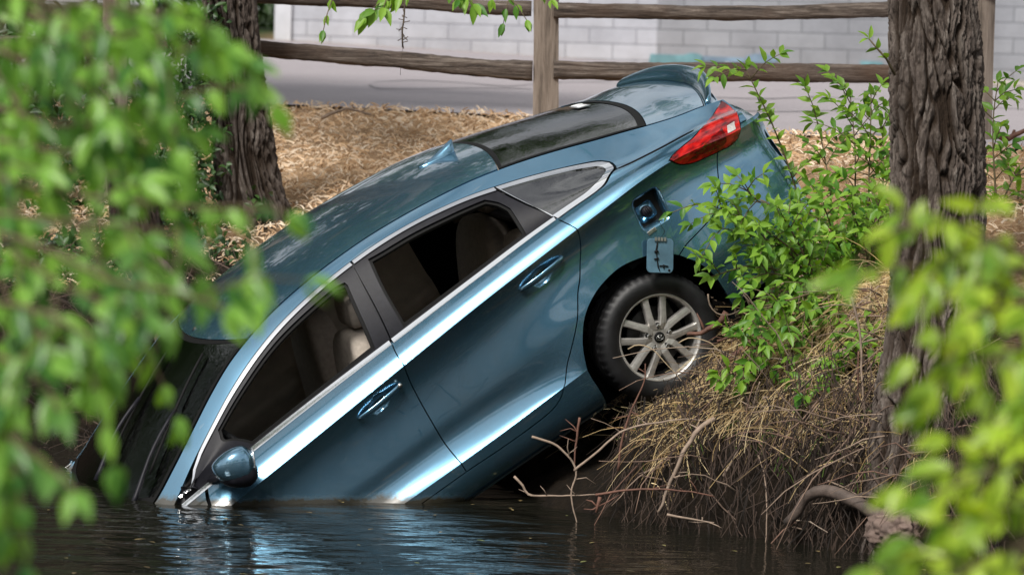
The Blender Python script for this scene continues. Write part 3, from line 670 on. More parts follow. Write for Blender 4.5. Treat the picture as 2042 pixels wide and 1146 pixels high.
m_=MB(); m_.tube([fpn(-.015,.02,.008),fpn(-.02,.06,.006),fpn(-.016,.1,.006),fpn(-.01,.14,.006),fpn(0,.165,.005)],[.003,.0045,.002,.004,.0015],7)
m_.tube([fpn(-.03,.068,.008),fpn(-.01,.066,.010)],.005,7); m_.tube([fpn(-.03,.105,.008),fpn(-.008,.1,.009)],.004,7)
m_.tube([fpn(-.004,.137,.008),fpn(.018,.135,.010),fpn(.04,.139,.007)],.003,7); m_.tube([fpn(.018,.13,.008),fpn(.018,.15,.008)],.003,7)
m_.tube([fpn(.045,.158,.0),fpn(.045,.158,.006)],.006,10)
m_.build('flap_grime',M['rubber'],fl)
MB().tube([cc+n0*.03+ax_*.02,cc+n0*.035+ax_*.04+wd_*.03,FT-wd_*.03+wn_*.01+wx_*.02,FT+wn_*.008-wd_*.0],.0012,6).build('cap_tether',M['rubber'],fl)
# ---- aerial fin, sticker, wipers
m_=MB(); secs=[]
base=lambda x_: float(TP([x_],[0.])[0][2])
for u in np.linspace(0,1,12):
    x_=3.34+.20*u; h=.012+.062*max(0,(u-.1)/.9)**1.5*(1 if u<.93 else .9); wd=.032*math.sin(math.pi*min(1,.12+u*.8))**.6; zb=base(x_)-.004
    lean=.02*u
    secs.append([Vector((x_,-wd,zb)),Vector((x_,-wd*.75,zb+.012)),Vector((x_+lean*.5,-.006,zb+h*.55)),Vector((x_+lean,0,zb+h)),Vector((x_+lean*.5,.006,zb+h*.55)),Vector((x_,wd*.75,zb+.012)),Vector((x_,wd,zb))])
m_.loft(secs).build('aerial_fin',M['paint'],car)
st=panel('window_sticker',[(4.245,.19),(4.245,.44),(4.31,.44),(4.31,.19)],TP,simple('sticker_film',(.25,.27,.29),.4),rw,flange=0,lift=.0035,inset=0)
m_=MB()
def mark(x0,t0,x1,t1,w_=.006):
    a,b=TP([x0,x1],[t0,t1]); a=Vector(a)+Vector((0,0,.0065)); b=Vector(b)+Vector((0,0,.0065)); m_.tube([a,b],w_*.5,4)
for k in range(3): mark(4.255,.22+.035*k,4.30,.22+.035*k)
mark(4.255,.22,4.255,.29)
mark(4.255,.33,4.30,.33); mark(4.255,.41,4.30,.41); mark(4.30,.33,4.30,.41); mark(4.255,.37,4.29,.37)
m_.build('sticker_letters',simple('sticker_white',(.8,.8,.8),.5),rw)
for tb,tt,xt in ((-.86,-.60,1.86),(-.10,.12,1.80)):
    w_e=empty('wiper'); w_e.parent=ws
    q=[]
    for u in np.linspace(0,1,14):
        x_=1.13+(xt-1.13)*u; t=tb+(tt-tb)*u; p=Vector(TP([x_],[t])[0]); q.append(p)
    nn=Vector((-.5,-.1,.85)).normalized()
    MB().tube([p+nn*.018 for p in q[3:]],.007,6).build('wiper_blade',M['rubber'],w_e)
    MB().tube([p+nn*(.02+.03*math.sin(math.pi*min(1,i/8))) for i,p in enumerate(q[:9])],[.014]*3+[.010]*6,8).build('wiper_arm',M['black_trim'],w_e)
# ================================================================ THE SETTING
def smooth01(t): t=np.clip(t,0,1); return t*t*(3-2*t)
def _lin(s):
    a=[float(q) for q in s.split()]; return lambda x: np.interp(x,a[0::2],a[1::2])
_yw=_lin('-60 23 -8 23.8 -2.6 23.7 -1.5 23.5 -.4 22.9 .05 21.75 .5 21.15 1.2 20.45 1.7 19.9 2.1 19.45 3 19.1 6 18.6 60 18')
_sl=_lin('-60 .125 -.5 .125 1.0 .04 60 .03')
_edge=_lin('-60 31.5 -1.6 31.2 -.2 30.2 1.6 27.2 2.7 25.3 4 23.5 60 23')
_L=_lin('-60 .7 -.5 .7 .3 1.1 1.2 1.45 2.1 1.1 60 1.0')
def zroad(X,Y): return 1.68+np.clip((Y-30)/27,0,1.2)*(.15-.037*np.clip(X,-6,6))
def ground_z(X,Y):
    X=np.asarray(X,float);Y=np.asarray(Y,float)
    d=Y-_yw(X); e=_edge(X)
    top=np.where(Y<e,1.675-_sl(X)*(e-Y),zroad(X,Y))
    toe=.26*smooth01((X-.3)/.4)*(1-np.exp(-np.maximum(d,0)/.06))
    z=toe+(top-toe)*(1-np.exp(-np.maximum(d,0)/_L(X)))
    z=np.where(d<0,np.maximum(d*.9,-1.6),z)
    cap=np.maximum(.64*X+.02-.16*smooth01((22.6-Y)/1.0)*smooth01((1.5-X)/.5),-.2)+np.maximum(0,Y-24.0)*1.2+np.maximum(0,X-1.75)*6
    cap=np.where(Y<21.2,cap+(21.2-Y)*.6,cap)
    near=smooth01((.8-Y)/4)*2.2-1.4
    z=np.minimum(z,cap)
    z=np.where(z<-1.39,-1.4,z)
    return np.where(Y<6,np.maximum(z,near),z)
xs=np.unique(np.concatenate([np.linspace(-160,-8,20),np.arange(-8,-3,.3),np.arange(-3,5,.05),np.arange(5,10,.4),np.linspace(10,160,20)]))
ys=np.unique(np.concatenate([np.linspace(-120,-6,14),np.arange(-6,18,1.),np.arange(18,28,.05),np.arange(28,34,.15),np.arange(34,60,1.5),np.linspace(60,260,14)]))
XX,YY=np.meshgrid(xs,ys,indexing='ij'); ZZ=ground_z(XX,YY)
nz=np.array([noise.fractal(Vector((x*1.3,y*1.3,3)),1,2.2,5)+.5*noise.noise(Vector((x*6,y*6,9))) if (-4<x<6 and 17<y<34) else 0 for x,y in zip(XX.ravel(),YY.ravel())]).reshape(XX.shape)
amp=np.where((YY-_yw(XX)<2.6)&(YY-_yw(XX)>-1),.11,.02)*np.where(YY>_edge(XX)-.15,0,1)
ZZ=ZZ+nz*amp
V=np.stack([XX,YY,ZZ],-1).reshape(-1,3); ny=len(ys)
Fq=[(i*ny+j,(i+1)*ny+j,(i+1)*ny+j+1,i*ny+j+1) for i in range(len(xs)-1) for j in range(ny-1)]
def groundmat():
    m,n,b,o=mat('ground'); tc=n.nodes.new('ShaderNodeTexCoord'); v=tc.outputs['Object']
    sep=n.nodes.new('ShaderNodeSeparateXYZ'); n.links.new(v,sep.inputs[0])
    fine=noisetex(n,38,6,.75,v); big=noisetex(n,2.2,4,.6,v)
    mulch=ramp(n,fine,[(.30,(.16,.09,.045)),(.48,(.42,.26,.14)),(.60,(.60,.42,.26)),(.74,(.72,.62,.48))])
    mulch=mixc(n,ramp(n,big,[(.4,0),(.7,.45)]),mulch,(.17,.11,.06))
    gx=n.nodes.new('ShaderNodeMapRange'); gx.inputs[1].default_value=-2.6; gx.inputs[2].default_value=-3.6; n.links.new(sep.outputs[0],gx.inputs[0])
    mulch=mixc(n,gx.outputs[0],mulch,mixc(n,ramp(n,fine,[(.35,0),(.65,1)]),(.012,.022,.008),(.045,.075,.02)))
    soil=ramp(n,noisetex(n,14,6,.7,v),[(.3,(.005,.004,.003)),(.6,(.020,.014,.009)),(.8,(.05,.034,.022))])
    a=n.nodes.new('ShaderNodeMath'); a.operation='MULTIPLY_ADD'; n.links.new(big,a.inputs[0]); a.inputs[1].default_value=.5; n.links.new(sep.outputs[2],a.inputs[2])
    f=ramp(n,a.outputs[0],[(0,0),(1,1)]); mr=n.nodes.new('ShaderNodeMapRange'); mr.inputs[1].default_value=1.18; mr.inputs[2].default_value=1.42; n.links.new(a.outputs[0],mr.inputs[0])
    c=mixc(n,mr.outputs[0],soil,mulch); n.links.new(c,b.inputs['Base Color']); b.inputs['Roughness'].default_value=.95; b.inputs['Specular IOR Level'].default_value=.15
    bump(n,b,fine,.9,.03); return m
tag(pyd('ground',V,Fq,groundmat(),None,True),kind='structure')
# road: one sheet laid on the ground
rx=np.unique(np.concatenate([np.linspace(-60,-6,10),np.arange(-6,6,.25),np.linspace(6,60,10)])); ru=np.linspace(0,1,30)
V=[];
for x in rx:
    for u in ru:
        y0=float(_edge(x))+.05*math.sin(x*5)+.04*math.sin(x*13+1); y=y0+(56.3-y0)*u**1.4; V.append((x,y,float(zroad(x,y))+.008))
m,n,b,o=mat('road_asphalt'); f=noisetex(n,55,5,.8); g=noisetex(n,.5,4,.6)
c=ramp(n,f,[(.3,(.17,.15,.155)),(.55,(.35,.315,.33)),(.75,(.48,.44,.455))]); c=mixc(n,ramp(n,g,[(.4,0),(.7,.35)]),c,(.22,.20,.21)); n.links.new(c,b.inputs['Base Color']); b.inputs['Roughness'].default_value=.9; bump(n,b,f,.5,.006)
M['tar']=simple('crack_sealant',(.11,.10,.105),.55,0,.3,8)
road=tag(pyd('road',V,[(i*30+j,(i+1)*30+j,(i+1)*30+j+1,i*30+j+1) for i in range(len(rx)-1) for j in range(29)],m,None,True),kind='structure')
# tar lines on the road, as drawn out loops
def groundhit(px,py,zf=zroad):
    """where the survey line through a photo spot meets the road"""
    Y=30.
    for _ in range(60):
        p=at(px,py,Y); z=float(zf(p.x,Y)); slope=(py-22)/FP; Y+= (p.z-z)/max(slope,.004)*.6; Y=min(max(Y,20),56)
    return at(px,py,Y)
mb=MB()
for pts,wd in ((((735,172),(760,165),(840,163),(930,168),(1010,175),(1090,168),(1220,165)),.09),(((735,172),(760,180),(840,180),(960,178),(1060,180)),.09),(((1400,196),(1520,200),(1640,196),(1760,204)),.10),(((1400,222),(1540,226),(1700,222)),.07),(((1960,196),(2042,200),(2080,204)),.1),(((1960,216),(2060,222)),.1)):
    q=[groundhit(*p) for p in pts]; q=catmull([(p.x,p.y,p.z) for p in q],.3)
    V=[];
    for i,p in enumerate(q):
        w_=wd*(.7+.5*noise.noise(Vector((p[0]*3,p[1],0)))+.3)*.5*3.2; V+= [(p[0],p[1]-w_*.5,float(zroad(p[0],p[1]-w_*.5))+.013),(p[0],p[1]+w_*.5,float(zroad(p[0],p[1]+w_*.5))+.013)]
    mb.add(V,[(2*i,2*i+2,2*i+3,2*i+1) for i in range(len(q)-1)])
tag(mb.build('road_crack_sealant',M['tar'],road))
# water
def watermat():
    m,n,b,o=mat('creek_water'); b.inputs['Base Color'].default_value=(.010,.010,.007,1); b.inputs['Roughness'].default_value=.03; b.inputs['IOR'].default_value=1.33
    tc=n.nodes.new('ShaderNodeTexCoord'); v=tc.outputs['Object']
    a=noisetex(n,3.0,3,.55,v,mapscale=(.5,1.1,1),dist=.6); c=noisetex(n,13,3,.6,v,mapscale=(.6,1.3,1),dist=.4)
    g=noisetex(n,.45,2,.5,v)
    mm=n.nodes.new('ShaderNodeMath'); mm.operation='MULTIPLY_ADD'; n.links.new(c,mm.inputs[0]); mm.inputs[1].default_value=.11; n.links.new(a,mm.inputs[2])
    x=bump(n,b,mm.outputs[0],.45,.05)
    n.links.new(ramp(n,g,[(.35,.25),(.65,.8)]),x.inputs['Strength'])
    return m
wx=np.unique(np.concatenate([np.linspace(-120,-5,12),np.arange(-5,5,.035),np.linspace(5,120,12)])); wy=np.unique(np.concatenate([np.linspace(-8,16,14),np.arange(16,25,.035)]))
A,B=np.meshgrid(wx,wy,indexing='ij')
# rings of ripples where the current meets the car
def ripple(cx,cy,l,am,fall): 
    r=np.hypot(A-cx,(B-cy)); return am*np.sin(r/l*6.283)*np.exp(-r/fall)
Z=ripple(-2.75,22.2,.11,.006,.45)+ripple(-1.7,20.9,.12,.004,.4)+.0025*np.sin(B*31+A*3+np.sin(A*4)*1.5)*np.exp(-((A+1.4)/1.2)**2)*np.exp(-((B-20.3)/1.0)**2)
Z=np.where((np.abs(A)<5),Z,0)
V=np.stack([A,B,Z],-1).reshape(-1,3); ny=len(wy)
tag(pyd('water',V,[(i*ny+j,(i+1)*ny+j,(i+1)*ny+j+1,i*ny+j+1) for i in range(len(wx)-1) for j in range(ny-1)],watermat(),None,True),kind='structure')
# ---------------------------------------------------------------- painted block wall
def wallmat(name,c1,c2,mort):
    m,n,b,o=mat(name); tc=n.nodes.new('ShaderNodeTexCoord'); mp=n.nodes.new('ShaderNodeMapping'); mp.inputs['Rotation'].default_value=(rad(-90),0,0); n.links.new(tc.outputs['Object'],mp.inputs[0])
    br=n.nodes.new('ShaderNodeTexBrick'); n.links.new(mp.outputs[0],br.inputs[0]); br.inputs['Scale'].default_value=1; br.inputs['Brick Width'].default_value=.6; br.inputs['Row Height'].default_value=.2
    br.inputs['Mortar Size'].default_value=.009; br.inputs['Mortar Smooth'].default_value=.4; br.inputs['Color1'].default_value=(*c1,1); br.inputs['Color2'].default_value=(*c2,1); br.inputs['Mortar'].default_value=(*mort,1)
    st=ramp(n,noisetex(n,1.3,5,.7),[(.3,.72),(.65,1)]); c=mixc(n,1.,br.outputs[0],st,'MULTIPLY')
    n.links.new(c,b.inputs['Base Color']); b.inputs['Roughness'].default_value=.8
    inv=n.nodes.new('ShaderNodeMath'); inv.operation='MULTIPLY_ADD'; n.links.new(br.outputs['Fac'],inv.inputs[0]); inv.inputs[1].default_value=-1; n.links.new(noisetex(n,30,3),inv.inputs[2]); bump(n,b,inv.outputs[0],.6,.012)
    return m
WY=57.0
wall=empty('block_wall',(0,WY,1.6)); tag(wall,'long painted concrete block wall across the road, white turning to grey','wall')
def wx_at(px): return (px-1021)/FP*WY
x0,x1=wx_at(568),wx_at(1296)
wtilt=-.016
def wallseg(nm,a,b,th,z0,z1,m,dy=0.,par=wall):
    V=[(x,y,z+wtilt*x) for x in (a,b) for y in (dy,dy+th) for z in (z0,z1)]
    return pyd(nm,V,[(0,1,3,2),(4,6,7,5),(0,4,5,1),(2,3,7,6),(0,2,6,4),(1,5,7,3)],m,par)
wallseg('white_section',x0,x1,.25,0,4.2,wallmat('white_block_paint',(.46,.475,.53),(.40,.415,.47),(.26,.27,.31)))
wallseg('grey_section',x1,60,.25,0,4.2,wallmat('grey_block_paint',(.31,.32,.35),(.265,.275,.305),(.17,.18,.20)))
wallseg('end_pier',wx_at(535),x0,.40,-.1,4.3,simple('pier_paint',(.50,.51,.55),.7,0,.15,2),-.06)
wallseg('coping',wx_at(535)-.05,60,.4,4.2+.101,4.32,simple('coping_stone',(.3,.3,.3),.8,0,.2,3),-.08)
def patch(nm,pts,m):
    q=[]
    for p in catmull(pts+[pts[0]],6)[:-1]:
        w_=at(p[0],p[1],WY); q.append((w_.x,-.012,w_.z-1.6))
    V=q+[(a,-.001,c) for a,b_,c in q]; k=len(q)
    return pyd(nm,V,[tuple(range(k))]+[(i,(i+1)%k,k+(i+1)%k,k+i) for i in range(k)],m,wall)
tm=simple('teal_paint',(.13,.27,.31),.75,0,.35,3); bm2=simple('blue_paint',(.17,.25,.34),.75,0,.3,3)
patch('paint_patch',[(1297,108),(1330,109),(1362,110),(1378,106),(1398,110),(1402,122),(1392,134),(1340,134),(1297,133)],tm)
patch('paint_patch',[(1486,114),(1505,108),(1530,109),(1552,118),(1540,126),(1490,124)],bm2)
patch('paint_patch',[(1715,122),(1760,124),(1762,130),(1716,129)],tm)
patch('paint_patch',[(1400,112),(1440,114),(1486,117),(1486,124),(1400,122)],bm2)
# ---------------------------------------------------------------- split rail fence
def woodmat():
    m,n,b,o=mat('weathered_wood'); tc=n.nodes.new('ShaderNodeTexCoord'); v=tc.outputs['Generated']
    tc2=tc.outputs['Object']
    g=noisetex(n,40,8,.8,tc2,mapscale=(.06,1,1),dist=.6); k=noisetex(n,1.6,3,.6,tc2)
    c=ramp(n,g,[(.36,(.012,.008,.006)),(.47,(.075,.055,.043)),(.56,(.15,.12,.10)),(.68,(.32,.27,.23))]); c=mixc(n,ramp(n,k,[(.5,0),(.68,.7)]),c,(.07,.035,.018),'MIX')
    n.links.new(c,b.inputs['Base Color']); b.inputs['Roughness'].default_value=.85; bump(n,b,g,.9,.02); return m
def postmat():
    m,n,b,o=mat('weathered_post'); tc=n.nodes.new('ShaderNodeTexCoord')
    g=noisetex(n,30,6,.75,tc.outputs['Object'],mapscale=(1,1,.07),dist=.3)
    c=ramp(n,g,[(.30,(.05,.038,.028)),(.5,(.19,.15,.12)),(.75,(.30,.25,.21))]); n.links.new(c,b.inputs['Base Color']); b.inputs['Roughness'].default_value=.85; bump(n,b,g,.8,.015); return m
M['wood']=woodmat(); M['post']=postmat()
FY=27.0
fence=empty('split_rail_fence',tuple(at(1090,240,FY))); tag(fence,'weathered split rail fence of rough timber rails along the road','fence')
fl_=Vector(fence.location)
def post(pxs,py0,tilt=0.):
    b_=at(pxs,260,FY); 
    secs=[]
    for z in np.linspace(-.4,1.05,16):
        secs.append([Vector((b_.x+sx*.076*(1+.05*noise.noise(Vector((z*3,sx,sy))))+tilt*z,FY+.05+sy*.065+.004*noise.noise(Vector((z*4,sx*3,1))),b_.z+z))-fl_ for sx,sy in ((-1,-1),(-.2,-1.08),(.45,-1),(1,-.7),(1,1),(-1,1))])
    MB().loft(secs).build('post',M['post'],fence,False)
post(1088,0,-.02); post(1952,0,.0); post(226,0)
def rail(pts,th,yoff=0.,seed=0):
    q=catmull(pts,10); secs=[]
    for i,(px,yt,yb) in enumerate(q):
        a=at(px,yt,FY); b_=at(px,yb,FY); c=(a+b_)/2; h=(a.z-b_.z)/2
        ring=[]
        for k,an in enumerate(np.linspace(0,2*math.pi,17)[:-1]):
            rr=1+.14*noise.noise(Vector((px*.012+seed,k*1.7,seed)))
            sx=abs(math.cos(an))**.7*math.copysign(1,math.cos(an)); sz=abs(math.sin(an))**.7*math.copysign(1,math.sin(an))
            rr+=.10*noise.noise(Vector((px*.06,k*2.3,seed+4)))
            ring.append(Vector((c.x,FY+yoff+sx*th*rr,c.z+sz*h*rr))-fl_)
        secs.append(ring)
    MB().loft(secs).build('rail',M['wood'],fence,True)
rail([(226,62,98),(400,72,108),(530,82,115),(650,92,125),(800,103,138),(950,117,152),(1062,122,162)],.045,0,1)
rail([(226,-45,-10),(540,-22,8),(700,-14,14),(850,-8,20),(960,0,30),(1060,2,32)],.045,0,2)
rail([(1104,122,158),(1200,124,160),(1400,125,162),(1600,127,164),(1770,129,166),(1945,130,166)],.055,.02,3)
rail([(1104,6,36),(1250,8,38),(1450,12,41),(1600,10,39),(1770,4,35),(1945,2,33)],.05,.0,4)
rail([(1960,-40,-5),(2300,-35,0)],.05,.0,5); rail([(226,70,100),(-200,75,105)][::-1],.045,.03,6)
# ---------------------------------------------------------------- plants
def leafmat(name,c1,c2,tl=.5,rough=.45):
    m,n,b,o=mat(name); oi=n.nodes.new('ShaderNodeTexCoord'); g=noisetex(n,3.5,2,.6,oi.outputs['Object']); g2=n.nodes.new('ShaderNodeNewGeometry')
    f=n.nodes.new('ShaderNodeMath'); f.operation='MULTIPLY_ADD'; n.links.new(g2.outputs['Random Per Island'],f.inputs[0]); f.inputs[1].default_value=.6; n.links.new(g,f.inputs[2])
    c=ramp(n,f.outputs[0],[(.45,c1),(1.0,c2)]); n.links.new(c,b.inputs['Base Color']); b.inputs['Roughness'].default_value=rough
    t=n.nodes.new('ShaderNodeBsdfTranslucent'); cc=mixc(n,1.,c,(1.25,1.1,.5),'MULTIPLY'); n.links.new(cc,t.inputs[0])
    mx=n.nodes.new('ShaderNodeMixShader'); mx.inputs[0].default_value=tl; n.links.new(b.outputs[0],mx.inputs[1]); n.links.new(t.outputs[0],mx.inputs[2]); n.links.new(mx.outputs[0],o.inputs[0]); return m
M['leaf_fg']=leafmat('foreground_leaf',(.025,.14,.03),(.28,.54,.08),.5,.35)
M['leaf_right']=leafmat('foreground_leaf_yellow',(.14,.32,.04),(.48,.66,.06),.55,.35)
M['leaf_sap']=leafmat('sapling_leaf',(.06,.20,.02),(.26,.46,.05),.45)
M['leaf_dark']=leafmat('ivy_leaf',(.012,.04,.010),(.05,.11,.025),.3)
M['leaf_crown']=leafmat('crown_leaf',(.02,.065,.012),(.07,.16,.03),.4)
M['twig']=simple('twig_bark',(.085,.060,.040),.8,0,.4,30)
M['stem']=simple('green_stem',(.10,.075,.035),.7,0,.3,30)
M['pale_twig']=simple('bleached_twig',(.27,.20,.15),.8,0,.35,25,.4,200)
M['red_twig']=simple('red_brown_twig',(.13,.06,.04),.75,0,.4,25,.4,200)
M['root']=simple('muddy_root',(.085,.062,.050),.75,0,.4,18,.6,60)
def leaves_mesh(name,items,m,parent,fold=.25,droop=.25):
    """items: rows of position(3), direction(3), up(3), length, width"""
    A=np.array(items,float); k=len(A); p=A[:,0:3]; d=A[:,3:6]; d/=np.linalg.norm(d,axis=1)[:,None]; u=A[:,6:9]; L=A[:,9:10]; Wd=A[:,10:11]
    s=np.cross(d,u); s/=np.linalg.norm(s,axis=1)[:,None]+1e-9; u=np.cross(s,d)
    def q(a,b,h): return p+d*L*a+s*Wd*b*.5+u*(Wd*abs(b)*fold*h-L*droop*a*a)
    cols=[q(0,0,1),q(.22,-.78,1),q(.25,0,1),q(.22,.78,1),q(.52,-1,1),q(.55,0,1),q(.52,1,1),q(.80,-.5,1),q(.80,.5,1),q(1,0,1)]
    V=np.stack(cols,1).reshape(-1,3)
    base=[(0,2,1),(0,3,2),(1,2,5,4),(2,3,6,5),(4,5,9,7),(5,6,8,9)]
    me=bpy.data.meshes.new(name); F_=[tuple(i*10+j for j in f) for i in range(k) for f in base]
    me.from_pydata(V.tolist(),[],F_); me.update(); return link(me,name,m,parent,True)
def rnd(a,b): return random.uniform(a,b)
def rv(s=1): return np.array([random.gauss(0,s) for _ in range(3)])
def spray(path,L,step,twigs,items,tb,up=(0,-.3,1),droop=-.35,spread=.8,r0=.006,tw_len=.25):
    """a leafy shoot: leaves in pairs along the path, with side twigs"""
    q=[np.array(p) for p in catmull([tuple(p) for p in path],step)]; n=len(q)
    tb.tube([tuple(p) for p in q],[r0*(1-.75*i/n)+.0008 for i in range(n)],6)
    for i in range(1,n):
        t=q[i]-q[i-1]; t/=np.linalg.norm(t)+1e-9; s=np.cross(t,[0,0,1]); s/=np.linalg.norm(s)+1e-9; s2=np.cross(t,s)
        ph=rnd(0,3.14)
        for sg in (-1,1):
            side=(s*math.cos(ph)+s2*math.sin(ph))*sg
            if twigs>0 and random.random()<twigs:
                dd=t*.6+side*.8+np.array([0,0,droop*.5])+rv(.2); dd/=np.linalg.norm(dd); l=tw_len*rnd(.5,1.2)
                e=q[i]+dd*l+np.array([0,0,droop*l*.4]); mid=(q[i]+e)/2+np.array([0,0,.1*l])
                spray([q[i],mid,e],L,step*.9,0,items,tb,up,droop,spread,r0*.4)
            else:
                dd=t*.7+side*spread+np.array([0,0,droop])+rv(.18)
                items.append([*q[i],*dd,*(np.array(up)+rv(.35)),L*rnd(.6,1.15),L*rnd(.36,.48)])
    dd=q[-1]-q[-2]; items.append([*q[-1],*(dd+np.array([0,0,droop*.02])),*(np.array(up)+rv(.3)),L,L*.42])
def plant(name,label,cat,group,paths,L,step,twigs,m,stem_m,parts=('stem','leaves'),**k):
    items=[];tb=MB()
    for p in paths: spray(p,L,step,twigs,items,tb,**k)
    o=empty(name,tuple(paths[0][0])); tag(o,label,cat,group); off=np.array(paths[0][0])
    tb.v=[tuple(np.array(v)-off) for v in tb.v]
    for it in items: it[0]-=off[0]; it[1]-=off[1]; it[2]-=off[2]
    tb.build(parts[0],stem_m,o); leaves_mesh(parts[1],items,m,o); return o
def pp(pts,Y,Y2=None):
    n=len(pts); Y2=Y if Y2 is None else Y2
    return [np.array(at(a,b,Y+(Y2-Y)*i/max(1,n-1))) for i,(a,b) in enumerate(pts)]
# saplings on the right bank (in focus)
SP=[('tall thin sapling beside the car tail, reaching above the tail light',[[(1622,560),(1605,440),(1575,340),(1545,260),(1515,195),(1488,140)]],22.3,22.1,.25),
('upright sapling in front of the fence rail between the car and the big tree',[[(1668,600),(1662,480),(1655,380),(1642,300),(1628,235)],[(1650,560),(1610,470),(1585,390),(1565,310)]],22.0,22.4,.5),
('sapling close to the left side of the big right trunk, tallest of the pair there',[[(1728,620),(1730,480),(1733,350),(1736,260),(1737,190)],[(1735,560),(1755,440),(1762,330),(1758,240)]],21.8,22.2,.5),
('sapling just left of the one against the big trunk, slightly shorter',[[(1690,600),(1702,450),(1706,330),(1702,255),(1696,195)]],21.9,22.3,.5),
('bright leafy shoots arching left over the dark rear bumper',[[(1650,600),(1600,520),(1540,468),(1480,436),(1425,412)],[(1640,600),(1570,500),(1500,470),(1440,455)],[(1640,580),(1560,430),(1510,400),(1480,370)]],21.4,21.0,.55),
('thin low shoot reaching left towards the rear wheel arch',[[(1600,600),(1560,545),(1500,530),(1455,540),(1418,552)],[(1640,640),(1580,560),(1530,545),(1490,560)]],21.3,21.0,.35),
('leafy branch hanging down left across the dead grass',[[(1700,560),(1640,600),(1570,650),(1510,690),(1462,745)],[(1700,580),(1640,650),(1590,680),(1540,700),(1500,690)],[(1690,560),(1600,590),(1540,610),(1500,640)]],21.1,20.8,.5),
('drooping branch lowest on the bank, its tips beside the big trunk',[[(1740,640),(1715,700),(1680,750),(1640,790),(1606,820)],[(1740,600),(1720,660),(1700,700),(1660,720)]],20.9,20.6,.45),
('dense middle of the green thicket at the foot of the saplings',[[(1690,660),(1650,560),(1600,500),(1570,450)],[(1700,640),(1690,540),(1660,460),(1640,400)],[(1720,640),(1740,560),(1720,480),(1700,420)],[(1680,640),(1620,580),(1560,560),(1530,520)],[(1700,640),(1670,600),(1610,610),(1560,600)],[(1650,640),(1700,520),(1745,470),(1755,400)]],21.9,21.6,.6),
('small weed with round leaves at the damp foot of the bank',[[(1705,800),(1700,850),(1697,890),(1690,930)]],20.5,20.4,.0),
('tiny shoot growing from the bark high on the big right trunk',[[(1785,150),(1768,118),(1750,98),(1733,78)]],19.95,19.9,.0),
('sapling right of the big trunk, against the road',[[(1990,480),(1985,380),(1980,280),(1982,220),(1990,165)],[(1975,470),(2000,400),(2025,350),(2050,330)],[(1980,480),(2010,430),(2040,400)]],22.3,22.5,.5),
]
for lab,paths,Ya,Yb,tw in SP:
    plant('sapling',lab,'sapling','saplings on the right bank',[pp(p,Ya,Yb) for p in paths],.076 if tw>0 else .065,.044 if tw>0 else .06,tw*.75,M['leaf_sap'],M['stem'],droop=-.12,spread=.85,r0=.006,tw_len=.2,up=(.1,-.6,1))
# blurred branches close to the camera
LB=[
('foreground branch topmost on the left, tips in front of the left trunk',[[(-120,40),(60,130),(180,170),(330,120),(420,80),(460,90)],[(-120,-60),(80,0),(220,10),(330,30)],[(-50,-60),(120,60),(260,70),(360,20)]],9.6),
('foreground branch with tips crossing the left trunk below the first one',[[(-100,180),(120,250),(280,225),(420,175),(500,180)],[(-80,260),(100,300),(230,300),(340,270)]],9.9),
('long foreground branch whose tip reaches over the car roof',[[(-100,330),(100,380),(250,400),(400,415),(500,412),(575,425)],[(-50,420),(120,440),(250,450),(360,470)]],9.3),
('foreground branch with tips over the windscreen edge',[[(-100,430),(100,500),(220,560),(340,580),(450,615)],[(0,480),(110,560),(200,600),(290,630)]],9.0),
('foreground branch low on the left above the dark water',[[(-100,600),(40,610),(120,640),(190,680)],[(-80,680),(20,720),(80,760),(120,820)]],8.8),
('lowest foreground branch hanging over the water at the left edge',[[(-100,820),(-20,850),(60,900),(110,940),(150,980)],[(-120,900),(-60,910),(-20,930)]],8.5),
('foreground branch falling steeply across the left edge',[[(-60,60),(60,250),(130,400),(190,520),(240,620)],[(-60,200),(20,400),(50,560),(80,700)]],10.2),
('deep mass of foreground foliage filling the upper left corner',[[(-100,100),(50,160),(150,60),(260,30)],[(-100,300),(30,200),(160,130),(280,180)],[(-80,500),(20,380),(130,340),(260,350)],[(-80,640),(0,560),(100,520),(200,500)],[(-60,0),(100,40),(200,-20),(300,-20)],[(-100,760),(0,680),(60,640)]],11.0)]
for lab,paths,Y in LB:
    plant('foreground_branch',lab,'leafy branch','blurred branches close to the viewer',[pp(p,Y*.80,Y*.80-.3) for p in paths],.064,.050,.23,M['leaf_fg'],M['stem'],droop=-.75,spread=.55,r0=.005,tw_len=.17,up=(0,-.8,.6))
RB=[('right foreground branch, topmost, its yellow tip crossing the big trunk',[[(2140,560),(2020,500),(1920,450),(1860,432)],[(2120,640),(1960,560),(1800,530),(1690,548)],[(2100,560),(1980,520),(1920,490),(1850,560)]],9.4),
('right foreground branch in front of the lower trunk',[[(2140,700),(2050,640),(1990,610),(1930,640)],[(2140,760),(2070,700),(2010,700),(1960,730)]],9.2),
('right foreground branch at mid height along the edge of the view',[[(2160,800),(2100,780),(2050,800),(2000,850)],[(2160,700),(2110,760),(2070,840),(2030,880)],[(2180,500),(2120,560),(2080,640),(2060,720)]],9.0),
('right foreground branch reaching left to the foot of the big trunk',[[(2140,900),(2040,920),(1950,950),(1850,985)],[(2140,980),(2040,1000),(1960,1030),(1900,1060)]],8.8),
('lowest right foreground branch over the corner of the water',[[(2140,1050),(2060,1080),(1980,1110),(1900,1150)],[(2140,1120),(2060,1140),(2000,1170)]],8.6)]
for lab,paths,Y in RB:
    plant('foreground_branch',lab,'leafy branch','blurred branches close to the viewer',[pp(p,Y*.80,Y*.80-.3) for p in paths],.068,.050,.22,M['leaf_right'],M['stem'],droop=-.45,spread=.6,r0=.005,tw_len=.17,up=(0,-.8,.6))
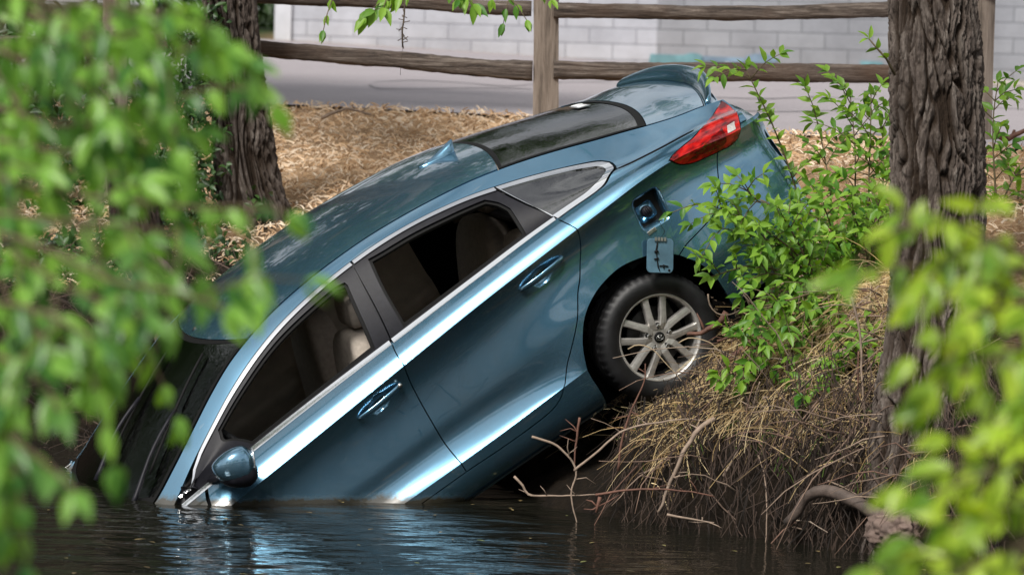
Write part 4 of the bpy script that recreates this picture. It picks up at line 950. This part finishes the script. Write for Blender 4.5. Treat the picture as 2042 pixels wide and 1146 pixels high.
# twigs hanging in at the top
HT=[('sparse twig with three hanging leaves at the top edge, left of the others',[[(668,-40),(662,0),(652,30),(645,60)]],.06),
('cluster of large pointed leaves hanging at the top edge',[[(860,-60),(800,-10),(760,5),(735,22)],[(850,-60),(790,-20),(770,0),(765,15)],[(880,-60),(900,-20),(930,-5),(945,8)]],.085),
('twig of small leaves hanging at the top edge by the fence post',[[(980,-60),(1000,-20),(1030,10),(1050,40)],[(1040,-60),(1060,-30),(1080,-15),(1100,0)],[(940,-60),(930,-20),(915,0)]],.06)]
for lab,paths,L in HT:
    plant('hanging_twig',lab,'twig','leafy twigs hanging in from above',[pp(p,20.0,19.8) for p in paths],L,.055,.15,M['leaf_sap'],M['stem'],droop=-.8,spread=.5,r0=.003,tw_len=.1,up=(0,-.8,.6))
mb=MB(); q=pp([(808,-40),(806,30),(802,62),(803,95)],19.9); mb.tube([tuple(p) for p in catmull(q,.02)],.004,5)
for i in range(14):
    p=np.array(at(803+rnd(-2,3),25+i*5,19.9)); mb.tube([p,p+np.array([rnd(-.03,.03),0,rnd(-.03,.02)])],.0025,4)
mb.tube([tuple(p) for p in pp([(803,95),(800,120),(798,150)],19.9)],.0012,4)
tag(mb.build('dead_root',M['twig']),'dry dark rootlet dangling in front of the pale wall','root')
# ---------------------------------------------------------------- trees with rough bark
def barkmat(name,c0,c1,c2):
    m,n,b,o=mat(name); tc=n.nodes.new('ShaderNodeTexCoord'); v=tc.outputs['Object']
    g=noisetex(n,22,7,.75,v,mapscale=(1,1,.28),dist=.5); k=noisetex(n,2.5,4,.6,v,mapscale=(1,1,.5))
    c=ramp(n,g,[(.32,c0),(.5,c1),(.70,c2)]); c=mixc(n,ramp(n,k,[(.45,0),(.7,.45)]),c,(.105,.085,.070))
    ra=n.nodes.new('ShaderNodeAttribute'); ra.attribute_name='relief'; mr=n.nodes.new('ShaderNodeMapRange'); mr.inputs[1].default_value=-.75; mr.inputs[2].default_value=.12; n.links.new(ra.outputs['Fac'],mr.inputs[0])
    c=mixc(n,mr.outputs[0],(.032,.021,.014),c); n.links.new(c,b.inputs['Base Color']); b.inputs['Roughness'].default_value=.9; b.inputs['Specular IOR Level'].default_value=.2
    bump(n,b,g,.9,.025); return m
M['bark']=barkmat('cottonwood_bark',(.040,.031,.026),(.125,.10,.086),(.27,.235,.205))
M['bark_dark']=barkmat('dark_bark',(.008,.006,.005),(.030,.022,.018),(.075,.06,.05))
def worley(P,seed):
    """nearest and second nearest cell distances, vectorised"""
    b=np.floor(P).astype(np.int64); f1=np.full(len(P),9.);f2=np.full(len(P),9.)
    for dx in (-1,0,1):
        for dy in (-1,0,1):
            for dz in (-1,0,1):
                c=b+np.array([dx,dy,dz]); h=(c[:,0]*73856093)^(c[:,1]*19349663)^(c[:,2]*83492791)^(seed*2654435)
                j=np.stack([((h*k+k)>>7)%1000/1000. for k in (1103515245,69069,1664525)],1)
                d=np.linalg.norm(c+.15+.7*j-P,axis=1); m=d<f1; f2=np.where(m,f1,np.minimum(f2,d)); f1=np.where(m,d,f1)
    return f1,f2
def bark_relief(A,Zs,R,seed,w1=0,w2=0):
    """-1 in the fissures, 0 on the plates"""
    a=A.ravel(); z=Zs.ravel(); wa=.10*np.sin(z*7+3*a+seed)+.06*np.sin(z*19+a*5); a=a+wa*.5+w1.ravel()*.17; z=z+w2.ravel()*.20
    def lay(f,fz,w_,sd,sh):
        P=np.stack([np.cos(a)*R*f+sh,np.sin(a)*R*f+5,z*fz+.6*np.sin(a*3+z*2)+sh*3],1); f1,f2=worley(P,sd); t=np.clip((f2-f1)/w_,0,1); return t*t*(3-2*t)
    p=lay(16,2.6,.24,3,seed); q=lay(36,8,.30,5,seed+2); s=lay(90,45,.5,9,seed+4)
    return (-(1-p)*.85-(1-q)*.38-(1-s)*.24+.25).reshape(A.shape)
def trunk(name,axis,rads,parent,m,depth=.03,n=220,dz=.02,f=2.2,seed=0,flare=None):
    q=catmull([tuple(p) for p in axis],.1); P=np.array(q); Lc=np.concatenate([[0],np.cumsum(np.linalg.norm(np.diff(P,axis=0),axis=1))])
    N=int(Lc[-1]/dz); s=np.linspace(0,Lc[-1],N); ax=np.stack([np.interp(s,Lc,P[:,i]) for i in range(3)],1); rr=np.interp(s/Lc[-1],np.linspace(0,1,len(rads)),rads)
    an=np.arange(n)*2*np.pi/n; AA,SS=np.meshgrid(an,s)
    def warp(f,fz,o): g=np.array([[noise.noise(Vector((math.cos(x)*f+o,math.sin(x)*f,y*fz+seed))) for x in an[::3]] for y in s[::4]]); g=np.repeat(np.repeat(g,3,1)[:,:n],4,0)[:N]; k=np.ones(9)/9; g=np.apply_along_axis(lambda r:np.convolve(np.concatenate([r[-4:],r,r[:4]]),k,'valid'),1,g); return np.apply_along_axis(lambda r:np.convolve(np.pad(r,4,'edge'),k,'valid'),0,g)
    RG=bark_relief(AA,SS,rads[1],int(seed),warp(2.6,3.,11)*.7+.5*warp(6,7,23),warp(3,4.,37)); RD=RG.ravel()
    lump=np.array([[noise.noise(Vector((math.cos(x)*1.2,math.sin(x)*1.2,y*.8+seed))) for x in an] for y in s[::6]]); lump=np.repeat(lump,6,0)[:N]
    RR=rr[:,None]*(1+.05*np.sin(3*AA+seed+SS*.4)+.10*lump)+depth*RG
    if flare: RR=RR+np.array([[flare(x,y) for x in an] for y in s])
    V=np.stack([ax[:,None,0]+np.cos(AA)*RR,ax[:,None,1]+np.sin(AA)*RR,ax[:,None,2]+0*RR],-1).reshape(-1,3)
    Fc=[(i*n+j,i*n+(j+1)%n,(i+1)*n+(j+1)%n,(i+1)*n+j) for i in range(N-1) for j in range(n)]
    o=pyd(name,V,Fc,m,parent,True); at_=o.data.attributes.new('relief','FLOAT','POINT'); at_.data.foreach_set('value',np.array(RD,dtype=np.float32)); return o
def crown(parent,limbs,cen,R,k,L,m,nclump=60,name='crown'):
    items=[]; cl=[]
    for _ in range(nclump):
        d=rv(); d/=np.linalg.norm(d); r=random.random()**.45; cl.append((np.array(cen)+d*np.array(R)*r,rnd(.35,.9)))
    for _ in range(k):
        c,s=random.choice(cl); p=c+rv(.5)*s*np.array([1,1,.6]); d=rv(); d[2]-=.5
        items.append([*p,*d,*(np.array([0,0,1])+rv(.5)),L*rnd(.7,1.3),L*rnd(.45,.6)])
    leaves_mesh(name,items,m,parent)
    tb=MB()
    for _ in range(limbs):
        c,s=random.choice(cl); b0=np.array([rnd(-.1,.1),rnd(-.1,.1),cen[2]-R[2]*rnd(.5,1.1)]); mid=(b0+c)/2+np.array([0,0,-.3]); tb.tube([tuple(p) for p in catmull([b0,mid,c],.4)],[.10*(1-i/12)+.012 for i in range(len(catmull([b0,mid,c],.4)))],7) if False else tb.tube([tuple(b0),tuple(mid),tuple(c)],[.09,.05,.012],7)
    tb.build('limb',M['bark'],parent)
# big trunk on the right bank
b0=at(1850,1075,20.1); t1=empty('cottonwood_tree',tuple(b0)); tag(t1,'big rough barked tree trunk on the right bank, its muddy root in the water','tree')
ax=[np.array(at(x,y,20.1+dy))-np.array(b0) for x,y,dy in ((1852,1120,0),(1848,1000,0),(1855,850,.05),(1862,700,.1),(1868,500,.15),(1868,300,.2),(1862,120,.22),(1856,-60,.25),(1852,-260,.3),(1846,-620,.36))]
def fl1(a,s):
    return .10*math.exp(-s/.25)*(1+.5*math.cos(a-3.6))+.05*math.exp(-((s-.62)/.35)**2)
trunk('trunk',ax,[.20,.225,.225,.215,.212,.208,.206,.205,.205,.20],t1,M['bark'],.034,420,.010,3.6,1.0,fl1)
MB().tube([ax[-1]-np.array([0,0,.05]),ax[-1]+np.array([.0,.1,.8]),(0,.6,6.4)],[.19,.18,.12],20).build('upper_trunk',M['bark'],t1)
crown(t1,14,(.3,.5,6.2),(3.2,3.2,2.2),7000,.13,M['leaf_crown'])
# muddy knob and roots at its foot
kn=at(1780,1058,19.75); bm=bmesh.new(); bmesh.ops.create_icosphere(bm,subdivisions=5,radius=1)
for v in bm.verts:
    d=v.co.copy(); v.co=Vector((d.x*.115,d.y*.13,d.z*.10))*(1+.22*noise.noise(d*2.2)+.12*noise.noise(d*6)+.05*noise.noise(d*16))
M['mud']=simple('drying_mud',(.15,.105,.085),.8,0,.3,14,.8,70)
o=bmo('root_knob',bm,M['mud'],t1,True); o.location=kn-b0
def rootpart(pts,Y,r,par=t1,m='root',nm='root'):
    q=catmull([tuple(p-np.array(b0)) for p in pp(pts,*Y)],.03); k=len(q)
    V,Fc=tube(q,[r*(1-.45*i/k)*(1+.25*noise.noise(Vector((i*.4,r*90,0)))) for i in range(k)],12)
    V=[Vector(v)+Vector((noise.noise(Vector(v)*14),noise.noise(Vector(v)*14+Vector((7,0,0))),noise.noise(Vector(v)*14+Vector((0,9,0)))))*r*.25 for v in V]
    pyd(nm,V,Fc,M[m],par,True)
rootpart([(1760,1030),(1741,1020),(1712,1003),(1676,985),(1639,979),(1608,992),(1587,1023),(1568,1042)],(19.85,20.2),.034)
rootpart([(1755,1000),(1735,985),(1700,992),(1680,1005)],(19.9,20.1),.016)
rootpart([(1800,1075),(1830,1100),(1900,1110),(1960,1120)],(19.75,19.5),.05)
rootpart([(1765,1060),(1790,1085),(1820,1100)],(19.7,19.6),.05,m='mud')
# left trunk
b1=at(500,440,26.5); t2=empty('cottonwood_tree',tuple(b1)); tag(t2,'ivy clad leaning tree trunk on the far left bank behind the leaves','tree')
ax=[np.array(at(x,y,26.5))-np.array(b1) for x,y in ((515,520),(505,430),(488,330),(475,200),(462,80),(452,-40),(448,-160),(430,-480))]
trunk('trunk',ax,[.27,.20,.175,.165,.16,.16,.155,.15],t2,M['bark'],.034,260,.018,3.2,7.0)
MB().tube([ax[-1]-np.array([0,0,.05]),ax[-1]+np.array([-.2,.2,.7]),(-2.,2.4,5.6)],[.14,.13,.08],16).build('upper_trunk',M['bark'],t2)
crown(t2,12,(-2.6,4.0,5.4),(3.8,3.0,2.6),9000,.19,M['leaf_crown'],80)  # unseen crown, enlarged and set back to darken the roof's reflection
# dark stump further down the left bank
b2=at(320,640,25.2); t3=empty('tree_stump',tuple(b2)); tag(t3,'dark leaning trunk with exposed roots low on the left bank','tree stump')
ax=[np.array(at(x,y,25.2))-np.array(b2) for x,y in ((360,760),(335,660),(305,560),(280,470),(262,380),(240,250))]
trunk('trunk',ax,[.24,.19,.17,.15,.12,.09],t3,M['bark_dark'],.03,160,.02,2.2,3.0)
mb=MB()
for pts,r in ((((262,470),(300,505),(345,550),(372,600)),.035),(((140,800),(190,790),(240,775),(300,790)),.05),(((330,650),(290,720),(250,760),(180,780)),.03),(((350,640),(400,700),(430,760)),.025)):
    q=catmull([tuple(p-np.array(b2)) for p in pp(pts,24.6)],.04); mb.tube(q,[r*(1-.4*i/len(q)) for i in range(len(q))],10)
mb.build('root',M['root'],t3)
# ivy and scrub on the left bank
def scatter_leaves(name,lab,cat,boxes,L,m,kind=None,parent=None):
    items=[]
    for (x0,x1,y0,y1,Ya,Yb,k) in boxes:
        for _ in range(k):
            px=random.triangular(x0,x1); py=rnd(y0,y1); p=np.array(at(px,py,rnd(Ya,Yb)))
            g=float(ground_z(p[0],p[1])); 
            if p[2]<g: p[2]=g+rnd(0,.05)
            d=rv(); d[2]-=.3; items.append([*p,*d,*(np.array([0,-.7,.7])+rv(.4)),L*rnd(.6,1.4),L*rnd(.4,.6)])
    o=leaves_mesh(name,items,m,parent); 
    if lab: tag(o,lab,cat,kind=kind)
    else: tag(o,kind=kind)
    return o
scatter_leaves('ivy','dark ivy and scrub growing round the left trunk','ivy',[(300,470,40,440,26.0,26.9,1500),(220,420,300,480,25.4,26.6,700),(380,470,-40,100,26.2,26.6,260),(470,540,380,440,26.0,26.3,14)],.055,M['leaf_dark'])
scatter_leaves('undergrowth',None,None,[(-60,330,60,480,26.5,29,1800),(-60,260,480,760,25.0,26,900),(-2600,-60,400,850,23.5,26.5,3500),(350,520,460,560,25.2,26,90),(500,620,590,640,24.4,24.8,0)],.07,M['leaf_dark'],kind='stuff')  # the span off the left edge is added for the windscreen's reflection
# unseen shrubs added on the left bank to green the windscreen's reflection
sh0=empty('shrub',(-5.4,26.6,1.0)); tag(sh0,'added dense round shrub on the left bank, nearest beyond the left edge of view','shrub','added unseen shrubs on the left bank')
pyd('stem',*tube([(0,0,-.2),(.05,0,.5),(.0,.1,1.)],[.06,.05,.03],8),M['twig'],sh0,True); crown(sh0,8,(0,0,1.1),(1.5,1.3,1.2),3600,.13,M['leaf_dark'],40,'foliage')
for x,y,s,rz,lab in ((-7.6,29.5,1.5,1.,'added tall shrub farther back on the left bank beyond the left edge of view'),(-4.4,29.8,1.2,2.2,'added shrub behind the fence line beyond the left edge of view'),(-8.8,25.8,1.3,3.,'added unseen shrub farthest left on the left bank'),(-6.0,33.0,1.7,4.,'added unseen shrub, tallest, at the far left beside the road')):
    r=sh0.copy(); C.objects.link(r); r.location=(x,y,1.1); r.rotation_euler=(0,0,rz); r.scale=(s,s,s); r['label']=lab
    for ch in sh0.children:
        k_=ch.copy(); C.objects.link(k_); k_.parent=r
# far greenery past the end of the wall
ft=empty('far_tree',tuple(at(470,60,66))); tag(ft,'dark bushy tree beyond the end of the white wall','tree')
MB().tube([(0,0,0),(0,0,3)],.15,8).build('trunk',M['bark_dark'],ft)
crown(ft,5,(0,0,2.2),(2.6,1.5,2.4),3500,.2,M['leaf_dark'],70)
# ---------------------------------------------------------------- litter, dead grass, twigs
def on_ground(x,y): return float(ground_z(x,y))
def strips(name,rows,m,parent=None):
    """rows: (list of points, width)"""
    V=[];Fc=[]
    for pts,wd in rows:
        o=len(V); k=len(pts)
        for i,p in enumerate(pts):
            t=np.array(pts[min(i+1,k-1)])-np.array(pts[max(0,i-1)]); s=np.cross(t,[.3,-1,.2]); s/=np.linalg.norm(s)+1e-9; w_=wd*(1-.7*i/k)/2
            V.append(np.array(p)-s*w_); V.append(np.array(p)+s*w_)
        Fc+=[(o+2*i,o+2*i+2,o+2*i+3,o+2*i+1) for i in range(k-1)]
    me=bpy.data.meshes.new(name); me.from_pydata([tuple(v) for v in V],[],Fc); me.update(); return link(me,name,m,parent,True)
def islandmat(name,cols,rough=.9,tl=0):
    m,n,b,o=mat(name); g=n.nodes.new('ShaderNodeNewGeometry'); c=ramp(n,g.outputs['Random Per Island'],[(i/(len(cols)-1),q) for i,q in enumerate(cols)]); n.links.new(c,b.inputs['Base Color']); b.inputs['Roughness'].default_value=rough; return m
M['straw']=islandmat('dead_grass_blades',[(.06,.035,.016),(.40,.26,.11),(.70,.52,.26),(.12,.07,.03),(.80,.65,.38),(.26,.14,.055)])
M['needles']=islandmat('pine_litter',[(.30,.18,.09),(.56,.36,.20),(.70,.50,.32),(.80,.68,.53),(.42,.26,.14)])
M['green_grass']=islandmat('grass_blades',[(.04,.09,.015),(.12,.19,.04),(.08,.13,.03)],.6)
rows=[]
for tf in range(230):
    x=random.triangular(.35,1.95,1.0); dd=rnd(.15,2.0); y=float(_yw(x))+dd; z=on_ground(x,y)
    if z>1.3 or z<.34+.22*random.random() or (x<.8 and z>.42): continue
    base_a=random.gauss(-1.6,.75); hang=rnd(.2,.5); L0=rnd(.12,.36)
    for _ in range(int(rnd(18,60))):
        px_,py_=x+random.gauss(0,.055),y+random.gauss(0,.055); zz=on_ground(px_,py_); a=base_a+random.gauss(0,.38); l=L0*rnd(.5,1.3)
        dr=np.array([math.cos(a)*.9,math.sin(a)*.8,rnd(-.1,.7)]); p=np.array([px_,py_,zz+rnd(-.01,.06)]); pts=[]
        kink=random.randrange(1,5)
        for i in range(6):
            pts.append(p.copy()); p=p+dr*l/5; dr=dr+np.array([rnd(-.2,.2),rnd(-.1,.1),-hang])
            if i==kink: dr=dr+rv(.45)
            dr/=max(1,np.linalg.norm(dr)*.9)
        rows.append((pts,rnd(.0025,.006)))
for _ in range(1500):
    x=rnd(.3,2.0); y=float(_yw(x))+rnd(.1,1.8); z=on_ground(x,y)
    if z>1.3 or z<.25+.2*random.random() or (x<.8 and z>.4): continue
    a=rnd(-3.2,.3); l=rnd(.05,.4); dr=np.array([math.cos(a),math.sin(a)*.7,rnd(-.2,.9)]); p=np.array([x,y,z]); pts=[]
    for i in range(6): pts.append(p.copy()); p=p+dr*l/5; dr=dr+np.array([rnd(-.3,.3),rnd(-.1,.1),rnd(-.5,-.05)])
    rows.append((pts,rnd(.0025,.005)))
tag(strips('dead_grass',rows,M['straw']),kind='stuff')
rows=[]
for _ in range(1900):   # hair-like roots at the waterline
    x=rnd(.55,2.2); y=float(_yw(x))+rnd(-.05,.5); z=on_ground(x,y)+rnd(.0,.3); p=np.array([x,y-.05,z]); dr=np.array([rnd(-.6,.6),rnd(-.4,.1),-1.]); pts=[]
    l=rnd(.08,.35)
    for i in range(6): pts.append(p.copy()); p=p+dr*l/5; dr=dr+np.array([rnd(-.4,.4),rnd(-.2,.2),rnd(-.2,.3)])
    rows.append((pts,rnd(.003,.007)))
for _ in range(900):
    x=rnd(-2.9,-1.0); y=float(_yw(x))+rnd(0,1.6); z=on_ground(x,y)+rnd(0,.25); p=np.array([x,y,z]); dr=np.array([rnd(-.8,.8),rnd(-.5,.1),rnd(-1,.4)]); pts=[]
    l=rnd(.15,.6)
    for i in range(6): pts.append(p.copy()); p=p+dr*l/5; dr=dr+np.array([rnd(-.4,.4),rnd(-.2,.2),rnd(-.3,.2)])
    rows.append((pts,rnd(.003,.008)))
tag(strips('root_hairs',rows,islandmat('root_hair_bark',[(.010,.007,.005),(.035,.022,.015),(.09,.06,.045)])),kind='stuff')
rows=[]
for _ in range(500):
    x=rnd(.6,2.0); y=float(_yw(x))+rnd(.05,1.4); z=on_ground(x,y); p=np.array([x,y-.04,z+.02]); dr=np.array([rnd(-.5,.5),rnd(-.5,0),1.]); pts=[]; l=rnd(.06,.22)
    for i in range(5): pts.append(p.copy()); p=p+dr*l/4; dr=dr+np.array([rnd(-.2,.2),-.1,-.35])
    rows.append((pts,rnd(.004,.006)))
tag(strips('green_grass',rows,M['green_grass']),kind='stuff')
rows=[]
for _ in range(24000):  # needles and chips on the flat ground
    if random.random()<.72: x=rnd(-3.2,.9); e=float(_edge(x)); y=e-.02-abs(rnd(0,6.2))
    else: x=rnd(.9,4.2); e=float(_edge(x)); y=e-.02-abs(rnd(0,4.5))
    z=on_ground(x,y)
    if z<.75: continue
    a=rnd(0,6.28); l=rnd(.02,.07); dz_=rnd(-.01,.035); p=np.array([x,y,z+.02+rnd(0,.025)]); q=p+np.array([math.cos(a)*l,math.sin(a)*l,dz_])
    rows.append(([p,(p+q)/2+np.array([0,0,.006]),q],rnd(.003,.013)))
tag(strips('leaf_litter',rows,M['needles']),kind='stuff')
# gravel along the foot of the wall
bm=bmesh.new(); 
for _ in range(1500):
    x=rnd(2.4,9); y=rnd(53.6,56.7); s=rnd(.03,.085); r=bmesh.ops.create_icosphere(bm,subdivisions=1,radius=s)
    sc=(rnd(.8,1.3),rnd(.8,1.2),rnd(.5,.8)); c=Vector((x,y,float(zroad(x,y))+s*.3))
    for v in r['verts']: v.co=Vector((v.co.x*sc[0],v.co.y*sc[1],v.co.z*sc[2]))*rnd(.85,1.15)+c
tag(bmo('gravel',bm,islandmat('gravel_stone',[(.12,.10,.09),(.30,.27,.24),(.45,.40,.35),(.20,.17,.16)])),kind='stuff')
items=[]
for _ in range(110):
    x=rnd(-2.9,2.4); y=rnd(18.2,23.2)
    if y>float(_yw(x))-.03: continue
    a=rnd(0,6.28); items.append([x,y,.006,math.cos(a),math.sin(a),0,0,.05,1,rnd(.02,.06),rnd(.01,.022)])
tag(leaves_mesh('floating_leaves',items,islandmat('floating_leaf',[(.10,.07,.03),(.30,.22,.09),(.16,.20,.05)],.5),None,fold=.1,droop=0),kind='stuff')
# single branches one can tell apart
TW=[('pale_twig','arched bare root curving down over the right of the dead grass',[(1519,793),(1549,800),(1579,822),(1610,864),(1630,904),(1644,955)],20.75,.010),
('red_twig','thick fallen stick slanting up right from the rear tyre',[(1508,677),(1454,717),(1420,756),(1385,795),(1352,824)],21.2,.014),
('pale_twig','stout crooked stick leaning from the grass down into the water',[(1425,833),(1391,858),(1363,904),(1335,966),(1313,1022)],20.7,.013),
('red_twig','short upright twig standing left of the dead grass under the car',[(1156,832),(1150,870),(1147,900),(1145,940)],21.0,.006),
('pale_twig','bent twig reaching left from the bank and dipping into the water',[(1060,870),(1102,884),(1125,900),(1149,938),(1139,983),(1152,1050)],20.9,.006),
('pale_twig','curved pale tip of a stick just above the water under the sill',[(1025,949),(1042,966),(1054,986),(1091,988),(1187,986)],20.95,.006),
('red_twig','thin twig rising in front of the lower tyre',[(1232,938),(1240,880),(1258,820),(1284,762),(1287,725)],21.0,.006),
('red_twig','brown root end poking across the wheel rim',[(1448,622),(1438,640),(1420,654),(1397,664),(1370,666)],21.35,.016),
('straw_stem','dry grass stem looping across the lower wheel spokes',[(1252,696),(1265,689),(1285,689),(1305,699),(1323,719),(1363,763)],21.2,.003),
('straw_stem','dry grass stem arching over the right of the rim',[(1353,684),(1372,674),(1401,677),(1424,689),(1450,719)],21.2,.003),
('pale_twig','thin hooked tendril at the rear of the wheel arch',[(1412,586),(1415,607),(1429,624),(1455,627),(1481,615)],21.3,.004),
('pale_twig','bleached straight twig standing in the middle of the dead grass',[(1442,949),(1471,898),(1494,841),(1508,785),(1515,760)],20.7,.006),
('pale_twig','long thin branch running left from the grass to the fork by the water',[(1145,938),(1187,904),(1244,858),(1318,841),(1369,836),(1430,840)],20.85,.006),
('red_twig','low branch lying just above the waterline below the grass',[(1187,986),(1272,975),(1363,978),(1425,989)],20.6,.006),
('pale_twig','long vine hanging beside the big trunk, the nearer of two',[(1698,592),(1715,666),(1720,768),(1732,870),(1763,955)],20.3,.006),
('red_twig','straight thin vine hanging left of the long one by the trunk',[(1712,700),(1710,820),(1706,985)],20.4,.004),
('red_twig','red stub sticking out of the water below the fork',[(1196,990),(1194,1003),(1188,1022)],20.6,.009),
('pale_twig','flat stick floating on the water below the dead grass',[(1330,1025),(1360,1031),(1400,1038),(1424,1041)],20.3,.006),
('red_twig','dark stick lying on the slope between grass and saplings',[(1430,680),(1470,668),(1530,655),(1590,640)],21.3,.007),
('pale_twig','forked bare twig in the grass below the saplings',[(1470,560),(1500,620),(1530,700),(1560,760)],21.2,.005),
('pale_twig','dead branch lying on the brown litter behind the car',[(640,235),(690,218),(740,228)],29.5,.012),
('red_twig','dark twisted twig on the road edge at the far right',[(1985,262),(2010,275),(2050,258)],24.5,.02)]
M['straw_stem']=simple('straw_stem',(.42,.32,.20),.8)
for mk,lab,pts,Y,r in TW:
    q=catmull([tuple(p) for p in pp(pts,Y)],.02); k=len(q)
    q=[p+np.array([.35*r*noise.noise(Vector((i*.35,Y*7,pts[0][0]))),0,.5*r*noise.noise(Vector((i*.3,pts[0][1],1)))])*1.6 for i,p in enumerate(q)]
    mb=MB(); mb.tube(q,[r*(1.05-.6*i/k) for i in range(k)],8)
    if r>.004:
        for _ in range(3):
            i=random.randrange(2,k-1); p=q[i]; e=p+np.array([rnd(-.1,.1),rnd(-.03,.03),rnd(-.03,.1)]); mb.tube([p,(p+e)/2+rv(.008),e],[r*.5,r*.4,r*.15],6)
    off=np.array(q[0]); mb.v=[tuple(np.array(v)-off) for v in mb.v]
    o=mb.build('grass_stem' if mk=='straw_stem' else 'branch',M[mk]); o.location=tuple(off)
    tag(o,lab,'grass stem' if mk=='straw_stem' else 'branch','sticks and stems on the bank')
# more thin tangled sticks nobody could count
mb=MB()
for _ in range(330):
    x=rnd(.62,1.95); y=float(_yw(x))+rnd(.0,1.3); z=on_ground(x,y)+rnd(.02,.16)
    if z>1.3 or (x<1.0 and z>.34): continue
    p=np.array([x,y-.04,z]); dr=np.array([rnd(-1,1),rnd(-.5,.2),rnd(-.7,.5)]); dr/=np.linalg.norm(dr); q=[]; l=rnd(.2,.6)
    for i in range(6): q.append(tuple(p)); p=p+dr*l/5; dr=dr+np.array([rnd(-.3,.3),rnd(-.15,.1),rnd(-.35,.15)])
    mb.tube(q,[.0055*(1-.13*i)*rnd(.5,1) for i in range(6)],5)
tag(mb.build('tangled_twigs',islandmat('mixed_twig_bark',[(.08,.05,.035),(.26,.19,.14),(.15,.08,.055),(.33,.26,.20)])),kind='stuff')
# unseen trees added beyond the wall to block the low sky
for (x,y,s,lab) in ((-13,72,2.3,'added tree behind the white part of the wall, left of the frame'),(-2,76,2.2,'added tree behind the wall, hidden above the top of the view at left'),(10,80,2.0,'added tree behind the wall, hidden above the top of the view in the middle')):
    r=empty('sky_block_tree',(x,y,1.7)); r.scale=(s,s,s); tag(r,lab,'tree','added unseen trees beyond the wall')
    pyd('trunk',*tube([(0,0,0),(.1,0,2.5),(.0,.1,5)],[.25,.2,.14],10),M['bark_dark'],r,True); crown(r,6,(0,0,5.2),(4.6,2.6,3.4),2600,.34,M['leaf_dark'],60)
# unseen trees added on both banks to darken what the car reflects
t0=empty('reflection_tree',(-7,-9,.6)); tag(t0,'added broad leafy tree on the near bank, farthest left behind the viewer','tree','added unseen trees along the creek banks')
pyd('trunk',*tube([(0,0,0),(.1,0,2),(.0,.1,5)],[.3,.24,.16],12),M['bark'],t0,True)
crown(t0,10,(0,0,5.0),(3.8,3.2,3.6),4200,.30,M['leaf_crown'],70)
for (x,y,s,rz,lab) in ((1,-12,1.1,1.2,'added broad leafy tree on the near bank, second from the left behind the viewer'),(8,-10,1.0,2.4,'added broad leafy tree on the near bank, second from the right behind the viewer'),(15,-6,1.1,4.,'added broad leafy tree on the near bank, farthest right behind the viewer'),(-14,-3,1.15,5.,'added broad leafy tree on the near bank beyond the left edge of view'),(-6.6,30.6,1.05,3.3,'added broad leafy tree across the creek just beyond the left edge of view'),(-10.2,26.2,1.1,.6,'added broad leafy tree across the creek farther beyond the left edge of view')):
    r=t0.copy(); C.objects.link(r); r.location=(x,y,.6 if y<10 else 1.5); r.rotation_euler=(0,0,rz); r.scale=(s,s,s); r['label']=lab
    for ch in t0.children:
        c=ch.copy(); C.objects.link(c); c.parent=r
